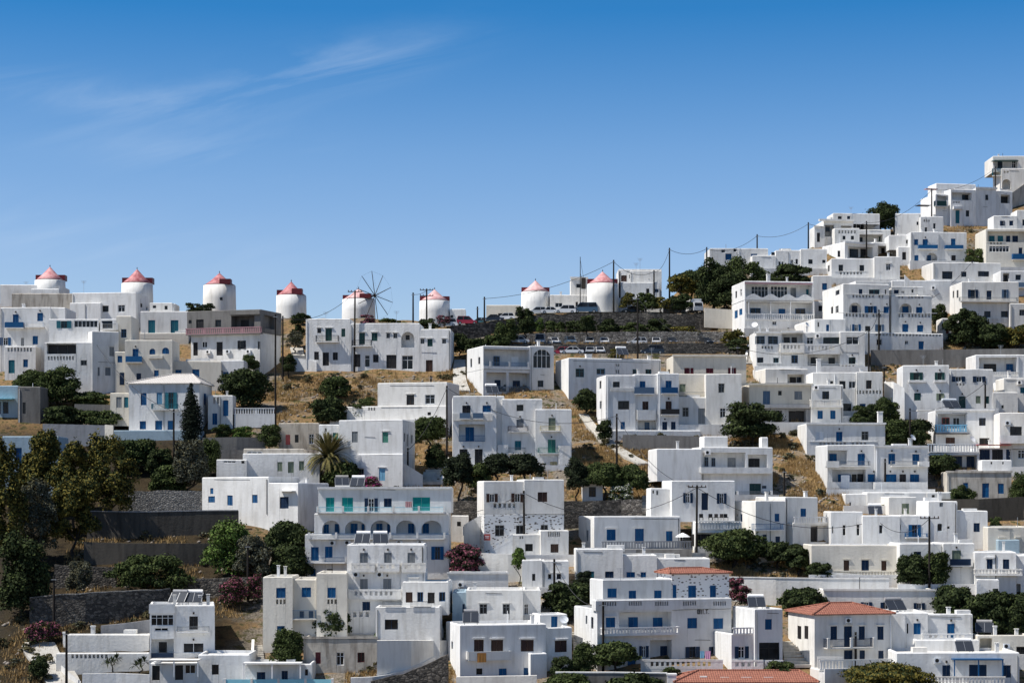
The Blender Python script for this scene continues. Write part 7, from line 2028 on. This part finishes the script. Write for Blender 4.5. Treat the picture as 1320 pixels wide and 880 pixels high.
for (pl, x0, x1, r0, r1, n) in PATCH:
    cnt = int((x1-x0)*(r1-r0)*(.17 if x1 < 340 and r0 > 600 else .55 if 'gaps' not in pl else .16))
    for j in range(cnt):
        px, row = rnd.uniform(x0-6, x1+6), rnd.uniform(r0-4, r1+4)
        yy = hill_y(row); xx = (px-CX)/F*yy
        if noise.noise(Vector((xx*.18, yy*.18, 9.0))) < -.08: continue
        zz = terrain(px, yy)
        for b_ in range(4):
            a_ = rnd.uniform(0, 6.28); h_ = rnd.uniform(.25, .7); l_ = rnd.uniform(.05, .35); w_ = .05
            bx_, by_ = xx+rnd.uniform(-.25,.25), yy+rnd.uniform(-.25,.25); ca, sa_ = math.cos(a_), math.sin(a_)
            gv += [(bx_-w_*sa_, by_+w_*ca, zz-.08), (bx_+w_*sa_, by_-w_*ca, zz-.08), (bx_+ca*l_, by_+sa_*l_, zz+h_)]; gf.append((gi, gi+1, gi+2)); gi += 3
    for j in range(cnt//28):
        px, row = rnd.uniform(x0, x1), rnd.uniform(r0, r1); c = ground_pt(px, row); s_ = rnd.uniform(.12, .5)
        pts = [Vector(d_)*s_*rnd.uniform(.6, 1.2) for d_ in ((1,0,0),(0,1,0),(-1,0,0),(0,-1,0),(.1,.1,.75),(0,0,-.6))]
        for p_ in pts: rv.append(tuple(c+p_))
        for t_ in ((0,1,4),(1,2,4),(2,3,4),(3,0,4),(1,0,5),(2,1,5),(3,2,5),(0,3,5)): rf_.append(tuple(ri_+q_ for q_ in t_))
        ri_ += 6
go = np_mesh('dry_grass', np.array(gv), np.array(gf), LEAF['straw']); tag(go, 'dry golden grass covering the open slopes', 'grass', kind='stuff')
ROCK = simple('field_rock', (.24,.21,.18), .95)
go = np_mesh('field_stones', np.array(rv), np.array(rf_), ROCK); tag(go, 'loose grey stones scattered over the open slopes', 'stones', kind='stuff')
# ------------------------------------------------------------------ light, sky, camera
SUN_EL, SUN_AZ = 55.0, 14.0     # azimuth: degrees from due left towards the viewer
hd = Vector((-math.cos(R(SUN_AZ)), -math.sin(R(SUN_AZ)), 0)); sd = (hd*math.cos(R(SUN_EL)) + Vector((0,0,math.sin(R(SUN_EL))))).normalized()
l = bpy.data.lights.new('sun', 'SUN'); l.energy = 5.0; l.angle = R(.53); l.color = (1, .955, .89)
so = bpy.data.objects.new('sun', l); COL.objects.link(so); so.rotation_euler = sd.to_track_quat('Z', 'Y').to_euler(); so.location = (-80, 150, 160)
w = bpy.data.worlds.new('World'); sc.world = w; w.use_nodes = True; n = w.node_tree
bg = n.nodes['Background']; sky = n.nodes.new('ShaderNodeTexSky'); sky.sky_type = 'NISHITA'; sky.sun_disc = False
sky.sun_elevation = R(SUN_EL); sky.sun_rotation = math.atan2(sd.x, sd.y); sky.air_density = 1.0; sky.dust_density = .35; sky.ozone_density = 2.0; sky.altitude = 50
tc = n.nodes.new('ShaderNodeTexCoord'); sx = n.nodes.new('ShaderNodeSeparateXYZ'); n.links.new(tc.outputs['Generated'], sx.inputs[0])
grad = ramp(n, sx.outputs[2], [(0, (.95, .95, 1.1)), (.118, (.77, .865, 1.08)), (.167, (.565, .785, 1.04)), (.235, (.135, .57, .93)), (.45, (.42, .56, .70)), (1, (.56, .62, .68))])  # stops above the view are lifted and greyed as added fill light
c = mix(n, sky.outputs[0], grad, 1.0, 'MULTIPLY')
# thin high cirrus
def mth(op, p, q=None, r=None):
    m_ = n.nodes.new('ShaderNodeMath'); m_.operation = op
    for i_, v_ in enumerate((p, q, r)):
        if v_ is None: continue
        if isinstance(v_, (int, float)): m_.inputs[i_].default_value = v_
        else: n.links.new(v_, m_.inputs[i_])
    return m_.outputs[0]
# wisps drawn out along a slightly rising line; each bank has its place in the sky
al = mth('ADD', mth('MULTIPLY', sx.outputs[0], .97), mth('MULTIPLY', sx.outputs[2], .25)); ac = mth('SUBTRACT', mth('MULTIPLY', sx.outputs[2], .97), mth('MULTIPLY', sx.outputs[0], .25))
cv = n.nodes.new('ShaderNodeCombineXYZ'); n.links.new(mth('MULTIPLY', al, 7.0), cv.inputs[0]); n.links.new(mth('MULTIPLY', ac, 46.0), cv.inputs[1])
wn = n.nodes.new('ShaderNodeTexNoise'); wn.inputs['Scale'].default_value = 1.0; wn.inputs['Detail'].default_value = 7; wn.inputs['Roughness'].default_value = .6; wn.inputs['Distortion'].default_value = .7
n.links.new(cv.outputs[0], wn.inputs['Vector'])
wisp = ramp(n, wn.outputs['Fac'], [(.42, (0,0,0)), (.72, (1,1,1))])
def bank(px, row, wx, wz, amp):
    cx_, cz_ = (px-CX)/F, (HZ-row)/F
    dx_ = mth('MULTIPLY', mth('SUBTRACT', sx.outputs[0], cx_), F/wx); dz_ = mth('MULTIPLY', mth('SUBTRACT', mth('SUBTRACT', sx.outputs[2], cz_), mth('MULTIPLY', mth('SUBTRACT', sx.outputs[0], cx_), .22 if px > 250 else -.06)), F/wz)
    d2 = mth('ADD', mth('MULTIPLY', dx_, dx_), mth('MULTIPLY', dz_, dz_))
    return mth('MULTIPLY', mth('POWER', 2.718, mth('MULTIPLY', d2, -1.0)), amp)
msk = mth('ADD', mth('ADD', bank(430, 100, 150, 28, .32), bank(170, 145, 150, 22, .28)), mth('ADD', bank(250, 205, 170, 30, .16), bank(120, 320, 200, 40, .16)))
c = mix(n, c, (6.0, 6.9, 8.0), mth('MULTIPLY', wisp, msk))
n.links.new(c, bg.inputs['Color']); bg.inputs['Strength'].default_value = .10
cd = bpy.data.cameras.new('camera'); cd.sensor_width = 36; cd.lens = 36*F/1320; cd.shift_y = (HZ-440)/1320; cd.clip_start = 1; cd.clip_end = 20000
co = bpy.data.objects.new('camera', cd); COL.objects.link(co); co.location = (0,0,0); co.rotation_euler = (R(90),0,0); sc.camera = co
sc.view_settings.view_transform = 'Standard'; sc.view_settings.look = 'None'; sc.view_settings.gamma = 1; sc.view_settings.exposure = 0.28; sc.view_settings.use_curve_mapping = False
sc.cycles.max_bounces = 6; sc.cycles.diffuse_bounces = 4; sc.cycles.use_denoising = True
dup_ = {k_: v_ for k_, v_ in LABELS.items() if len(v_) > 1 and not k_.startswith('low grey brown scrub bush')}
print('objects', len(bpy.data.objects), 'things', sum(len(v_) for v_ in LABELS.values()), 'duplicate labels', dup_)
for k_ in LABELS:
    if not 4 <= len(k_.split()) <= 16: print('label length', len(k_.split()), k_)
